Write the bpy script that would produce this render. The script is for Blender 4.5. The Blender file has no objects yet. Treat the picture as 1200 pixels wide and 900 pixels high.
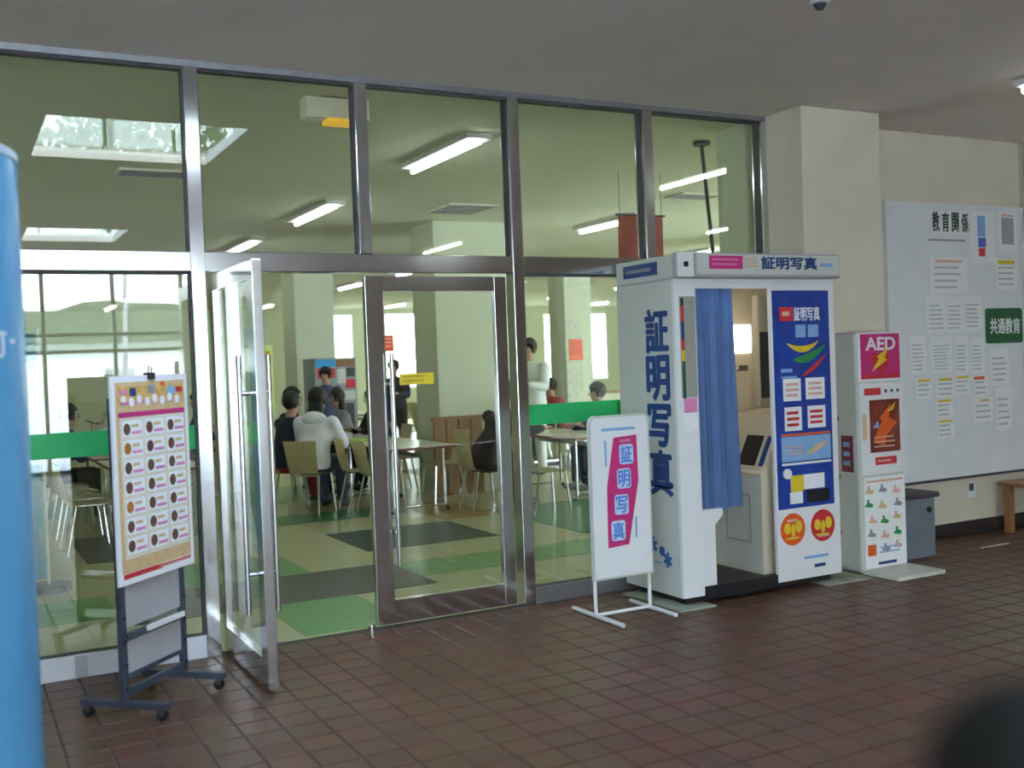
import bpy, bmesh, math, random
from mathutils import Matrix, Vector, noise
random.seed(7)
S = bpy.context.scene
COL = S.collection
PI = math.pi

# ------------------------------------------------------------------ camera
cd = bpy.data.cameras.new('camera'); cam = bpy.data.objects.new('camera', cd); COL.objects.link(cam)
rt = Vector((0.88162525, -0.47046726, -0.03738288)); up = Vector((0.04296044, 0.00111945, 0.99907615)); fw = Vector((0.46999077, 0.88241674, -0.02119841))
CM = Matrix(((rt.x, up.x, -fw.x, 0), (rt.y, up.y, -fw.y, 0), (rt.z, up.z, -fw.z, 0), (0, 0, 0, 1)))
cam.matrix_world = Matrix.Translation((0, -6.1174, 1.6)) @ CM
cd.sensor_width = 36; cd.lens = 1243.84 / 1200 * 36; cd.clip_start = .05; cd.clip_end = 500
cd.dof.use_dof = True; cd.dof.focus_distance = 7.5; cd.dof.aperture_fstop = 1.8
S.camera = cam
# ------------------------------------------------------------------ light
S.view_settings.view_transform = 'Standard'; S.view_settings.look = 'None'
S.view_settings.gamma = 1; S.view_settings.use_curve_mapping = False
S.view_settings.exposure = 0.30
W = bpy.data.worlds.new('sky'); S.world = W; W.use_nodes = True
wn = W.node_tree.nodes; wl = W.node_tree.links
for n in list(wn): wn.remove(n)
wo = wn.new('ShaderNodeOutputWorld'); bg = wn.new('ShaderNodeBackground'); tc = wn.new('ShaderNodeTexCoord'); sx = wn.new('ShaderNodeSeparateXYZ'); cr = wn.new('ShaderNodeValToRGB')
wl.new(tc.outputs['Generated'], sx.inputs[0]); wl.new(sx.outputs['Z'], cr.inputs[0]); wl.new(cr.outputs[0], bg.inputs[0]); wl.new(bg.outputs[0], wo.inputs[0])
cr.color_ramp.elements[0].position = 0; cr.color_ramp.elements[0].color = (.82, .92, 1, 1)
cr.color_ramp.elements[1].position = .8; cr.color_ramp.elements[1].color = (.50, .68, 1, 1)
bg.inputs[1].default_value = 13.5
sd = bpy.data.lights.new('sun', 'SUN'); sd.energy = 9; sd.angle = .02; sd.color = (1, .96, .88)
sun = bpy.data.objects.new('sun', sd); COL.objects.link(sun); sun.rotation_euler = (math.radians(-42), math.radians(14), 0)  # high, from beyond the cafeteria
S.cycles.use_denoising = True
S.cycles.max_bounces = 10; S.cycles.transparent_max_bounces = 16; S.cycles.sample_clamp_indirect = 6
TUBE = 20.0     # radiance of the cafeteria tubes
LAMP = 8.0     # radiance of the hall lamps

# ------------------------------------------------------------------ materials
MT = {}
def mat(name, col, rough=.6, metal=0, var=.06, scale=6, bump=0, emit=0, spec=.5, stretch=(1, 1, 1)):
    if name in MT: return MT[name]
    m = bpy.data.materials.new(name); m.use_nodes = True; n = m.node_tree.nodes; l = m.node_tree.links; b = n['Principled BSDF']
    t = n.new('ShaderNodeTexCoord'); mp = n.new('ShaderNodeMapping'); mp.inputs['Scale'].default_value = stretch
    nz = n.new('ShaderNodeTexNoise'); nz.inputs['Scale'].default_value = scale; nz.inputs['Detail'].default_value = 4
    l.new(t.outputs['Object'], mp.inputs[0]); l.new(mp.outputs[0], nz.inputs['Vector'])
    r = n.new('ShaderNodeValToRGB'); r.color_ramp.elements[0].position = .3; r.color_ramp.elements[1].position = .7
    r.color_ramp.elements[0].color = [max(0, c * (1 - var)) for c in col] + [1]; r.color_ramp.elements[1].color = [min(1, c * (1 + var)) for c in col] + [1]
    l.new(nz.outputs[0], r.inputs[0]); l.new(r.outputs[0], b.inputs['Base Color'])
    b.inputs['Roughness'].default_value = rough; b.inputs['Metallic'].default_value = metal; b.inputs['Specular IOR Level'].default_value = spec
    if bump:
        bp = n.new('ShaderNodeBump'); bp.inputs['Strength'].default_value = bump; bp.inputs['Distance'].default_value = .01
        l.new(nz.outputs[0], bp.inputs['Height']); l.new(bp.outputs[0], b.inputs['Normal'])
    if emit:
        b.inputs['Emission Color'].default_value = (*col, 1); b.inputs['Emission Strength'].default_value = emit
    MT[name] = m; return m
def srgb(r, g, b): return tuple(((c / 255 + .055) / 1.055) ** 2.4 if c > 10 else c / 255 / 12.92 for c in (r, g, b))
def glass_mat(name, tint=(.96, .975, .94), base=.08):
    m = bpy.data.materials.new(name); m.use_nodes = True; n = m.node_tree.nodes; l = m.node_tree.links
    for x in list(n): n.remove(x)
    o = n.new('ShaderNodeOutputMaterial'); mx = n.new('ShaderNodeMixShader'); tr = n.new('ShaderNodeBsdfTransparent'); gl = n.new('ShaderNodeBsdfGlossy')
    tr.inputs[0].default_value = (*tint, 1); gl.inputs['Roughness'].default_value = .004; gl.inputs[0].default_value = (1, 1, 1, 1)
    lw = n.new('ShaderNodeLayerWeight'); lw.inputs['Blend'].default_value = .5
    p = n.new('ShaderNodeMath'); p.operation = 'POWER'; p.inputs[1].default_value = 5; l.new(lw.outputs['Facing'], p.inputs[0])
    a = n.new('ShaderNodeMath'); a.operation = 'MULTIPLY_ADD'; a.inputs[1].default_value = 1 - base; a.inputs[2].default_value = base; l.new(p.outputs[0], a.inputs[0])
    nz = n.new('ShaderNodeTexNoise'); nz.inputs['Scale'].default_value = .7; t = n.new('ShaderNodeTexCoord'); l.new(t.outputs['Object'], nz.inputs['Vector'])
    bp = n.new('ShaderNodeBump'); bp.inputs['Strength'].default_value = .03; bp.inputs['Distance'].default_value = .02; l.new(nz.outputs[0], bp.inputs['Height']); l.new(bp.outputs[0], gl.inputs['Normal'])
    l.new(a.outputs[0], mx.inputs[0]); l.new(tr.outputs[0], mx.inputs[1]); l.new(gl.outputs[0], mx.inputs[2]); l.new(mx.outputs[0], o.inputs[0])
    return m
M_glass = glass_mat('window_glass')
M_steel = mat('brushed_steel', (.70, .70, .73), .15, 1, .05, 40, .0, stretch=(1, 1, .05))
M_steeld = mat('worn_steel', (.40, .40, .44), .42, 1, .08, 30)
M_chrome = mat('chrome', (.75, .75, .77), .18, 1, .02)
M_ceil = mat('ceiling_board', (.82, .745, .70), .9, 0, .05, 1.2)
M_ceil2 = mat('cafeteria_ceiling', (.78, .77, .64), .9, 0, .04, .8)
M_wall = mat('beige_wall', (.74, .66, .54), .85, 0, .05, 3, .05)
M_cwall = mat('cafeteria_wall', (.62, .66, .50), .85, 0, .04, 2)
M_white = mat('white_paint', (.86, .86, .88), .4, 0, .02, 3)
M_offw = mat('off_white_metal', (.62, .64, .60), .45, 0, .03, 3)
M_paper = mat('paper', (.93, .93, .95), .8, 0, .03, 20)
M_board = mat('board_face', (.84, .85, .90), .75, 0, .03, 4)
M_black = mat('black_plastic', (.015, .015, .018), .5, 0, .1)
M_dark = mat('dark_grey', (.07, .07, .08), .6, 0, .1)
M_blue = mat('poster_blue', (.012, .05, .34), .45, 0, .25, 9)
M_navy = mat('letter_blue', (.01, .05, .22), .5, 0, .05)
M_lblue = mat('light_blue_print', (.25, .45, .75), .6, 0, .1)
M_sky = mat('glyph_blue', (.22, .50, .88), .6, 0, .05)
M_mag = mat('magenta_print', (.60, .03, .20), .5, 0, .05)
M_red = mat('red_print', (.62, .03, .04), .5, 0, .08)
M_orange = mat('orange_print', (.80, .12, .02), .5, 0, .08)
M_yellow = mat('yellow_print', (.80, .58, .03), .5, 0, .08)
M_green = mat('green_print', (.03, .30, .08), .5, 0, .1)
M_greensign = mat('green_sign', (.02, .13, .05), .5, 0, .1)
M_film = mat('green_film', (.02, .46, .13), .5, 0, .04)
M_pink = mat('pink_print', (.75, .25, .50), .6, 0, .1)
M_tan = mat('tan_print', (.72, .50, .26), .6, 0, .1, 40)
M_peach = mat('peach_print', (.78, .45, .35), .6, 0, .1)
M_grey = mat('grey_print', (.30, .30, .33), .7, 0, .1)
M_food = mat('dish_brown', (.16, .07, .04), .6, 0, .5, 60)
M_food2 = mat('dish_orange', (.50, .18, .03), .6, 0, .4, 60)
M_curt = mat('curtain_cloth', (.20, .33, .64), .85, 0, .08, 5)
M_beige = mat('booth_inside', (.66, .58, .44), .6, 0, .03)
M_slate = mat('slate_blue_steel', (.06, .075, .11), .4, .2, .08)
M_backing = mat('grey_backing', (.42, .40, .42), .6, 0, .04)
M_wood = mat('wood', (.32, .15, .06), .5, 0, .2, 5, .05, stretch=(1, 8, 1))
M_ply = mat('cream_plywood', (.66, .60, .38), .45, 0, .08, 6, stretch=(1, 1, 6))
M_ttop = mat('table_laminate', (.62, .60, .50), .3, 0, .04)
M_edge = mat('table_edge', (.25, .06, .04), .5, 0, .1)
M_brown = mat('brown_partition', (.28, .15, .06), .6, 0, .15, 5)
M_grout = mat('grout', (.09, .085, .085), .8, 0, .1, 20)
M_base = mat('dark_baseboard', (.035, .025, .025), .5, 0, .1)
M_pad = mat('pale_green_pad', (.36, .39, .30), .7, 0, .2, 8)

def tile_mat():
    m = bpy.data.materials.new('quarry_tile'); m.use_nodes = True; n = m.node_tree.nodes; l = m.node_tree.links; b = n['Principled BSDF']
    g = n.new('ShaderNodeNewGeometry'); o = n.new('ShaderNodeObjectInfo')
    wn_ = n.new('ShaderNodeTexWhiteNoise'); wn_.noise_dimensions = '3D'
    mp = n.new('ShaderNodeVectorMath'); mp.operation = 'SCALE'; mp.inputs['Scale'].default_value = 1 / .177
    fl = n.new('ShaderNodeVectorMath'); fl.operation = 'FLOOR'
    l.new(g.outputs['Position'], mp.inputs[0]); l.new(mp.outputs[0], fl.inputs[0]); l.new(fl.outputs[0], wn_.inputs['Vector'])
    r = n.new('ShaderNodeValToRGB'); e = r.color_ramp.elements; e[0].color = (.150, .062, .034, 1); e[1].color = (.205, .074, .046, 1); x = e.new(.5); x.color = (.170, .080, .040, 1)
    l.new(wn_.outputs['Value'], r.inputs[0])
    nz = n.new('ShaderNodeTexNoise'); nz.inputs['Scale'].default_value = 3; nz.inputs['Detail'].default_value = 5; l.new(g.outputs['Position'], nz.inputs['Vector'])
    mx = n.new('ShaderNodeMix'); mx.data_type = 'RGBA'; mx.blend_type = 'MULTIPLY'; mx.inputs['Factor'].default_value = .5
    l.new(r.outputs[0], mx.inputs['A']); l.new(nz.outputs['Color'], mx.inputs['B']); 
    h = n.new('ShaderNodeHueSaturation'); h.inputs['Value'].default_value = 1.0; h.inputs['Saturation'].default_value = .95; b.inputs['Specular IOR Level'].default_value = .38; l.new(mx.outputs['Result'], h.inputs['Color']); l.new(h.outputs[0], b.inputs['Base Color'])
    n2 = n.new('ShaderNodeTexNoise'); n2.inputs['Scale'].default_value = 1.5; l.new(g.outputs['Position'], n2.inputs['Vector'])
    mr = n.new('ShaderNodeMapRange'); mr.inputs['To Min'].default_value = .30; mr.inputs['To Max'].default_value = .50; l.new(n2.outputs[0], mr.inputs['Value']); l.new(mr.outputs[0], b.inputs['Roughness'])
    n3 = n.new('ShaderNodeTexNoise'); n3.inputs['Scale'].default_value = 60; l.new(g.outputs['Position'], n3.inputs['Vector'])
    bp = n.new('ShaderNodeBump'); bp.inputs['Strength'].default_value = .12; bp.inputs['Distance'].default_value = .004; l.new(n3.outputs[0], bp.inputs['Height']); l.new(bp.outputs[0], b.inputs['Normal'])
    return m
M_tile = tile_mat()

# ------------------------------------------------------------------ helpers
WM = {}
def obj(name, bm, m, parent=None, world=True, smooth=False):
    me = bpy.data.meshes.new(name)
    if isinstance(bm, bmesh.types.BMesh):
        bmesh.ops.recalc_face_normals(bm, faces=bm.faces); bm.to_mesh(me); bm.free()
    else: me = bm
    o = bpy.data.objects.new(name, me); COL.objects.link(o)
    if m and not me.materials: me.materials.append(m)
    if parent:
        if world and parent in WM: me.transform(WM[parent].inverted())
        o.parent = parent
        if parent in WM and world: WM[o] = WM[parent].copy()
    if smooth:
        for p in me.polygons: p.use_smooth = True
        try: me.set_sharp_from_angle(angle=math.radians(40))
        except Exception: pass
    if o not in WM: WM[o] = (WM[parent].copy() if parent in WM else Matrix())
    return o
def tag(o, label, cat, group=None, kind=None):
    o['label'] = label; o['category'] = cat
    if group: o['group'] = group
    if kind: o['kind'] = kind
    return o
def thing(name, label, cat, loc=(0, 0, 0), rz=0, group=None):
    o = bpy.data.objects.new(name, None); COL.objects.link(o); o.empty_display_size = .1
    o.location = loc; o.rotation_euler = (0, 0, rz); WM[o] = Matrix.Translation(loc) @ Matrix.Rotation(rz, 4, 'Z')
    return tag(o, label, cat, group)
def struct(o): o['kind'] = 'structure'; return o
def sthing(name, loc=(0, 0, 0)):
    o = bpy.data.objects.new(name, None); COL.objects.link(o); o.location = loc; WM[o] = Matrix.Translation(loc); o['kind'] = 'structure'; return o
def B(): return bmesh.new()
def box(bm, x0, x1, y0, y1, z0, z1, bev=0, M=None):
    vs = [bm.verts.new((x, y, z)) for z in (z0, z1) for y in (y0, y1) for x in (x0, x1)]
    fs = [bm.faces.new([vs[i] for i in f]) for f in ((0, 2, 3, 1), (4, 5, 7, 6), (0, 1, 5, 4), (2, 6, 7, 3), (0, 4, 6, 2), (1, 3, 7, 5))]
    if bev:
        es = list({e for f in fs for e in f.edges}); r = bmesh.ops.bevel(bm, geom=es, offset=bev, segments=2, affect='EDGES', profile=.5)
    if M is not None: bmesh.ops.transform(bm, matrix=M, verts=[v for v in bm.verts if v.is_valid] if bev else vs)
    return bm
def bx(*a, **k): return box(B(), *a, **k)
def cyl(bm, p0, p1, r, seg=12, r1=None, caps=True):
    p0 = Vector(p0); p1 = Vector(p1); d = p1 - p0; L = d.length; q = d.to_track_quat('Z', 'Y').to_matrix().to_4x4()
    bmesh.ops.create_cone(bm, cap_ends=caps, segments=seg, radius1=r, radius2=r if r1 is None else r1, depth=L, matrix=Matrix.Translation((p0 + p1) / 2) @ q)
    return bm
def ball(bm, c, r, sx=1, sy=1, sz=1, sub=2):
    bmesh.ops.create_icosphere(bm, subdivisions=sub, radius=r, matrix=Matrix.Translation(c) @ Matrix.Diagonal((sx, sy, sz, 1))); return bm
def prism(bm, pts, d, M):   # polygon in local xy extruded along local z by d, placed by matrix
    a = [bm.verts.new(M @ Vector((x, y, 0))) for x, y in pts]; b = [bm.verts.new(M @ Vector((x, y, d))) for x, y in pts]; n = len(pts)
    bm.faces.new(a[::-1]); bm.faces.new(b)
    for i in range(n): bm.faces.new((a[i], a[(i + 1) % n], b[(i + 1) % n], b[i]))
    return bm
def disc_pts(cx, cy, rx, ry=None, n=24): return [(cx + rx * math.cos(2 * PI * i / n), cy + (ry or rx) * math.sin(2 * PI * i / n)) for i in range(n)]
def rrect(x0, x1, y0, y1, r, n=5, corners=(1, 1, 1, 1)):
    P = []
    for (cx, cy, a0, c) in ((x1 - r, y1 - r, 0, 0), (x0 + r, y1 - r, 90, 1), (x0 + r, y0 + r, 180, 2), (x1 - r, y0 + r, 270, 3)):
        if corners[c]: P += [(cx + r * math.cos(math.radians(a0 + 90 * i / n)), cy + r * math.sin(math.radians(a0 + 90 * i / n))) for i in range(n + 1)]
        else: P.append(((x1, y1), (x0, y1), (x0, y0), (x1, y0))[c])
    return P
def front(y): return Matrix(((1, 0, 0, 0), (0, 0, -1, y), (0, 1, 0, 0), (0, 0, 0, 1)))       # local x=X, y=Z, extrudes toward -Y
def left(x): return Matrix(((0, 0, -1, x), (-1, 0, 0, 0), (0, 1, 0, 0), (0, 0, 0, 1)))        # local x=-Y, y=Z, extrudes toward -X
def rect(bm, x0, x1, z0, z1, M, d=.003): return prism(bm, [(x0, z0), (x1, z0), (x1, z1), (x0, z1)], d, M)
def text(body, x0, x1, z0, z1, M, m, parent, bold=.0, d=.003, name='lettering', world=True, keep=False):
    cu = bpy.data.curves.new('t', 'FONT'); cu.body = body; cu.size = 1; cu.offset = min(bold, .008); cu.extrude = .5; cu.resolution_u = 3
    o = bpy.data.objects.new('t', cu); COL.objects.link(o)
    dg = bpy.context.evaluated_depsgraph_get(); me = bpy.data.meshes.new_from_object(o.evaluated_get(dg)); bpy.data.objects.remove(o); bpy.data.curves.remove(cu)
    if not len(me.vertices): return None
    xs = [v.co.x for v in me.vertices]; ys = [v.co.y for v in me.vertices]
    sx_ = (x1 - x0) / (max(xs) - min(xs)); sy_ = (z1 - z0) / (max(ys) - min(ys))
    if keep: sx_ = sy_ = min(sx_, sy_)
    for v in me.vertices:
        v.co = M @ Vector((x0 + (v.co.x - min(xs)) * sx_, z0 + (v.co.y - min(ys)) * sy_, (v.co.z + .5) * d))
    if bold > .012:
        bb_ = B(); nt = (x1 - x0) / (max(xs) - min(xs)) * bold * .55
        for k_, (ax_, ay_) in enumerate(((0, 0), (1, 0), (-1, 0), (0, 1), (0, -1))):
            c_ = me.copy(); c_.transform(Matrix.Translation(M.to_3x3() @ Vector((ax_ * nt, ay_ * nt, -.00004 * k_)))); bb_.from_mesh(c_); bpy.data.meshes.remove(c_)
        bb_.to_mesh(me); bb_.free()
    me.name = name; me.materials.clear(); me.materials.append(m)
    return obj(name, me, m, parent, world)
def bars(bm, x0, x1, z0, z1, rows, M, d=.002, fill=.45, jag=.25):
    h = (z1 - z0) / rows
    for i in range(rows):
        zt = z1 - i * h; rect(bm, x0, x1 - random.random() * jag * (x1 - x0), zt - h * (.5 + fill / 2), zt - h * (.5 - fill / 2), M, d)
    return bm

# ------------------------------------------------------------------ hall: floor, ceiling, walls
H = 3.345
floor = struct(obj('floor', bx(-6, 11, -13, .05, -.12, -.006), M_grout))
T = .177
def tile_into(bm, i, j, gap=.006, dz=0):
    x0 = .025 + i * T + gap / 2; x1 = x0 + T - gap; y0 = -.04 - (j + 1) * T + gap / 2; y1 = y0 + T - gap
    if x1 > 10.98 or x0 < -5.98 or y0 < -12.98: return False
    b = .004; z = dz
    o = [(x0, y0, -.006), (x1, y0, -.006), (x1, y1, -.006), (x0, y1, -.006)]; t = [(x0 + b, y0 + b, z), (x1 - b, y0 + b, z), (x1 - b, y1 - b, z), (x0 + b, y1 - b, z)]
    o = [bm.verts.new(p) for p in o]; t = [bm.verts.new(p) for p in t]; bm.faces.new(t)
    for k in range(4): bm.faces.new((o[k], o[(k + 1) % 4], t[(k + 1) % 4], t[k]))
    return True
def pix(P):
    v = Vector(P) - Vector((0, -6.1174, 1.6)); z = v.dot(fw)
    if z < .1: return None
    return 600 + 1243.84 * v.dot(rt) / z, 450 - 1243.84 * v.dot(up) / z, z
cand = []
for i in range(-34, 62):
    for j in range(0, 74):
        p = pix((.025 + (i + .5) * T, -.04 - (j + .5) * T, 0))
        cand.append((p[2] if p and 57 < p[0] < 1195 and p[1] < 900 and not (p[0] > 1050 and p[1] > 850) else 1e9, i, j))
cand.sort()
near = {(i, j) for _, i, j in cand[:300]}
tm = bpy.data.meshes.new('tile'); tb = B()
for (x, y, z, w) in ((0, 0, 0, 0),):
    g = .003; b = .004
    o_ = [tb.verts.new(p) for p in ((g, g, -.006), (T - g, g, -.006), (T - g, T - g, -.006), (g, T - g, -.006))]; t_ = [tb.verts.new(p) for p in ((g + b, g + b, 0), (T - g - b, g + b, 0), (T - g - b, T - g - b, 0), (g + b, T - g - b, 0))]
    tb.faces.new(t_)
    for k in range(4): tb.faces.new((o_[k], o_[(k + 1) % 4], t_[(k + 1) % 4], t_[k]))
tb.to_mesh(tm); tb.free(); tm.materials.append(M_tile)
for i, j in sorted(near):
    t = bpy.data.objects.new('tile', tm); COL.objects.link(t); t.parent = floor
    t.location = (.025 + i * T, -.04 - (j + 1) * T, random.uniform(-.0008, .0008)); t.rotation_euler = (random.uniform(-.002, .002), random.uniform(-.002, .002), 0)
rb = B()
for i in range(-34, 62):
    for j in range(0, 74):
        if (i, j) not in near: tile_into(rb, i, j, dz=random.uniform(-.0008, .0008))
tr_ = obj('tile', rb, M_tile, floor); tr_['kind'] = 'stuff'

# ceiling with two skylight openings
SK = [(.66, 2.0, -2.96, -1.53), (.9, 2.0, -8.5, -7.25)]
def slab(name, x0, x1, y0, y1, z0, z1, holes, m):
    xs = sorted({x0, x1} | {h[0] for h in holes} | {h[1] for h in holes}); ys = sorted({y0, y1} | {h[2] for h in holes} | {h[3] for h in holes}); bm = B()
    for a, b_ in zip(xs, xs[1:]):
        for c, d in zip(ys, ys[1:]):
            if not any(a >= h[0] and b_ <= h[1] and c >= h[2] and d <= h[3] for h in holes): box(bm, a, b_, c, d, z0, z1)
    bmesh.ops.remove_doubles(bm, verts=bm.verts, dist=1e-5)
    fs = {}
    for f in bm.faces: fs.setdefault(tuple(sorted(v.index for v in f.verts)), []).append(f)
    bm.verts.index_update(); fs = {}
    for f in bm.faces: fs.setdefault(tuple(sorted(v.index for v in f.verts)), []).append(f)
    dead = [f for L in fs.values() if len(L) > 1 for f in L]
    bmesh.ops.delete(bm, geom=dead, context='FACES_ONLY')
    return struct(obj(name, bm, m))
slab('ceiling', -6, 11, -13, .05, H, H + .04, SK, M_ceil)
for k, (a, b_, c, d) in enumerate(SK):
    s = sthing(f'window_{10 + k}', ((a + b_) / 2, (c + d) / 2, H + .04)); z1_ = H + .04; z2_ = H + .07
    f = B(); box(f, a - .04, a, c - .04, d + .04, z1_, z2_); box(f, b_, b_ + .04, c - .04, d + .04, z1_, z2_); box(f, a, b_, c - .04, c, z1_, z2_); box(f, a, b_, d, d + .04, z1_, z2_)
    obj('window_frame', f, M_white, s); obj('glass_pane', bx(a, b_, c, d, z1_ + .01, z1_ + .018), M_glass, s)

# board wall, column, other walls of the hall
struct(obj('wall_front', bx(5.48, 8.36, .0, .14, 0, H), M_wall))
struct(obj('column', bx(5.44, 6.22, -.42, .0, 0, H, bev=.008), M_wall))
bb = B(); box(bb, 6.225, 8.36, -.014, -.001, 0, .11)
struct(obj('baseboard_front', bb, M_base))
struct(obj('wall_right', bx(11, 11.15, -13, .05, 0, H), M_wall))
struct(obj('wall_back', bx(3.95, 11, -13.15, -13, 0, H), M_wall))
# glazed rear side of the hall (seen mirrored in the storefront)
def glazed(name, xs, y, z0, z1, ztr, m=M_steeld, th=.06, gp=True):
    w = sthing(name, (xs[0], y, 0)); f = B()
    for x in xs: box(f, x - th / 2, x + th / 2, y - .05, y + .05, z0, z1)
    obj('mullion', f, m, w); r = B()
    for z in ztr: box(r, xs[0], xs[-1], y - .045, y + .045, z - th / 2, z + th / 2)
    obj('transom_rail', r, m, w)
    if gp:
        for a, b_ in zip(xs, xs[1:]): obj('glass_pane', bx(a + th / 2, b_ - th / 2, y - .004, y + .004, z0, z1), M_glass, w)
    return w
glazed('window_8', [-5.95, -4.85, -3.75, -2.65, -1.55, -.45, .65, 1.45, 2.55, 3.68, 3.92], -13, 0, H, [.03, 2.04, 2.32])
struct(obj('wall_left', bx(-6.15, -6, -13, .05, 0, H), M_wall))

# ------------------------------------------------------------------ storefront
MX = [-6, -4.6, -3.2, -1.75, -.35, 1.27, 2.27, 3.31, 4.37, 5.44]
for k, x in enumerate(MX):
    z0 = 2.28 if abs(x - 2.27) < .01 else 0
    w = .05 if x > 5 else .04
    struct(obj(f'trim_{k + 1}', bx(x - w, x + w - (.04 if x > 5 else 0), -.055, .055, z0, H - .035, bev=.004), M_steel))
struct(obj('trim_20', bx(-6, 5.44, -.05, .05, 2.17, 2.28, bev=.004), M_steel))
struct(obj('trim_21', bx(-6, 5.44, -.05, .05, H - .035, H), M_steeld))
def pane(n, x0, x1, z0, z1, sill=0, film=False, seam=None):
    w = sthing(f'window_{n}', ((x0 + x1) / 2, 0, z0))
    if sill:
        obj('bottom_rail', bx(x0, x1, -.045, .045, 0, sill, bev=.003), mat('white_aluminium', (.85, .87, .95), .3) if x0 < 2 else M_steeld, w)
        obj('rail_seam', bx(x0 + .85, x0 + .91, -.048, -.044, .004, sill - .004), M_steeld, w) if x0 < 2 and x0 > -1 else None
    f = B(); zz0 = z0 + sill; g = .007
    box(f, x0, x0 + g, -.03, .03, zz0, z1); box(f, x1 - g, x1, -.03, .03, zz0, z1); box(f, x0 + g, x1 - g, -.03, .03, z1 - .014, z1); box(f, x0 + g, x1 - g, -.03, .03, zz0, zz0 + g * .5)
    obj('window_frame', f, M_dark, w)
    obj('glass_pane', bx(x0 + g, x1 - g, -.005, .005, zz0 + g * .5, z1 - .014), M_glass, w)
    if film: obj('green_film', bx(x0 + g, x1 - g, -.0075, -.0055, 1.175, 1.31), M_film, w)['label'] = 'solid green warning band across the glass'
    return w
n = 11
for a, b_ in zip(MX, MX[1:]):
    a += .04; b_ -= .04
    n += 1; pane(n, a, b_ - (.01 if b_ > 5 else 0), 2.28, H - .035)
    if not (1.2 < a < 3.2): n += 1; pane(n, a, b_ - (.01 if b_ > 5 else 0), 0, 2.17, sill=.125 if a < 1 else .11, film=True)
def door(name, M, mirror=False):
    """leaf in local coords: x from 0 (hinge) to .965 (free edge), y thickness"""
    d = sthing(name); d.matrix_world = M; d.location = M.to_translation(); d.rotation_euler = M.to_euler(); WM[d] = Matrix()
    f = B(); L = .965
    box(f, 0, .085, -.025, .025, .02, 2.15, bev=.003); obj('hinge_stile', f, M_steel, d)
    obj('lock_stile', bx(L - .115, L, -.025, .025, .02, 2.15, bev=.003), M_steel, d)
    obj('top_rail', bx(.085, L - .115, -.024, .024, 2.06, 2.15), M_steel, d)
    obj('bottom_rail', bx(.085, L - .115, -.024, .024, .02, .16), M_steel, d)
    obj('glass_pane', bx(.085, L - .115, -.005, .005, .16, 2.06), M_glass, d)
    for s in (-1, 1):
        h = B(); cyl(h, (L - .135, s * .075, .38), (L - .135, s * .075, 1.68), .014, 12)
        for z in (.58, 1.49): cyl(h, (L - .135, s * .024, z), (L - .135, s * .075, z), .012, 10)
        obj('pull_handle', h, M_chrome, d, smooth=True)
    return d
d1 = door('door_1', Matrix.Translation((1.365, .03, 0)) @ Matrix.Rotation(-PI / 2, 4, 'Z'))
d2 = door('door_2', Matrix.Translation((3.225, 0, 0)) @ Matrix.Rotation(PI, 4, 'Z'))
st = obj('door_stop', cyl(cyl(B(), (2.215, -.03, 0), (2.215, -.03, .03), .022), (2.215, -.03, .03), (2.215, -.03, .05), .012), M_chrome); tag(st, 'small shiny door stop on the floor beside the closed glass door', 'door stop')
# stickers on the closed leaf
t = thing('sticker', 'long yellow printed sticker on the closed glass door', 'sticker', (2.585, -.006, 1.515))
obj('backing', rect(B(), 2.47, 2.70, 1.48, 1.55, front(-.0055), .0015), M_yellow, t)
obj('print', bars(B(), 2.49, 2.66, 1.49, 1.545, 2, front(-.007), .001, .3), mat('olive_print', (.35, .32, .02), .6), t)
t = thing('sticker', 'small orange notice stuck beside the closed door stile', 'sticker', (2.405, -.006, 1.74))
obj('backing', rect(B(), 2.375, 2.44, 1.69, 1.79, front(-.0055), .0015), M_orange, t)
obj('print', bars(B(), 2.385, 2.43, 1.71, 1.78, 3, front(-.007), .001, .3), M_peach, t)

# ------------------------------------------------------------------ hall lamps and ceiling bits
def tube_lamp(label, x, y0, y1, group, z=H, w=.13, lv=TUBE, col=(.93, 1, .93), name='ceiling_light'):
    t = thing(name, label, 'light', (x, (y0 + y1) / 2, z), 0, group)
    b = B(); box(b, x - w / 2, x + w / 2, y0 - .02, y1 + .02, z - .045, z - .001, bev=.006); obj('housing', b, M_white, t)
    e = mat('tube_glow_%g' % lv, col, .5, 0, .0, emit=lv)
    obj('tube', cyl(B(), (x, y0, z - .068), (x, y1, z - .068), .021, 10), e, t, smooth=True)
    return t
tube_lamp('slim fluorescent lamp on the hall ceiling at the right edge', 6.42, -2.6, -1.47, None, lv=LAMP, w=.16)
tube_lamp('added unseen fluorescent lamp on the hall ceiling deep behind the entrance', 6.42, -8.6, -7.3, None, lv=LAMP, w=.16)  # unseen lamp added to light the hall
tube_lamp('added unseen fluorescent lamp on the hall ceiling near the right wall', 9.4, -5.6, -4.3, None, lv=LAMP, w=.16)  # another out-of-view lamp, added for more hall light
t = thing('smoke_detector', 'small round dark detector on the hall ceiling', 'detector', (3.93, -2.16, H))
obj('base', cyl(B(), (3.93, -2.16, H - .02), (3.93, -2.16, H), .05, 20), M_white, t, smooth=True); obj('cap', cyl(B(), (3.93, -2.16, H - .045), (3.93, -2.16, H - .02), .02, 16, r1=.035), M_dark, t, smooth=True)

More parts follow.
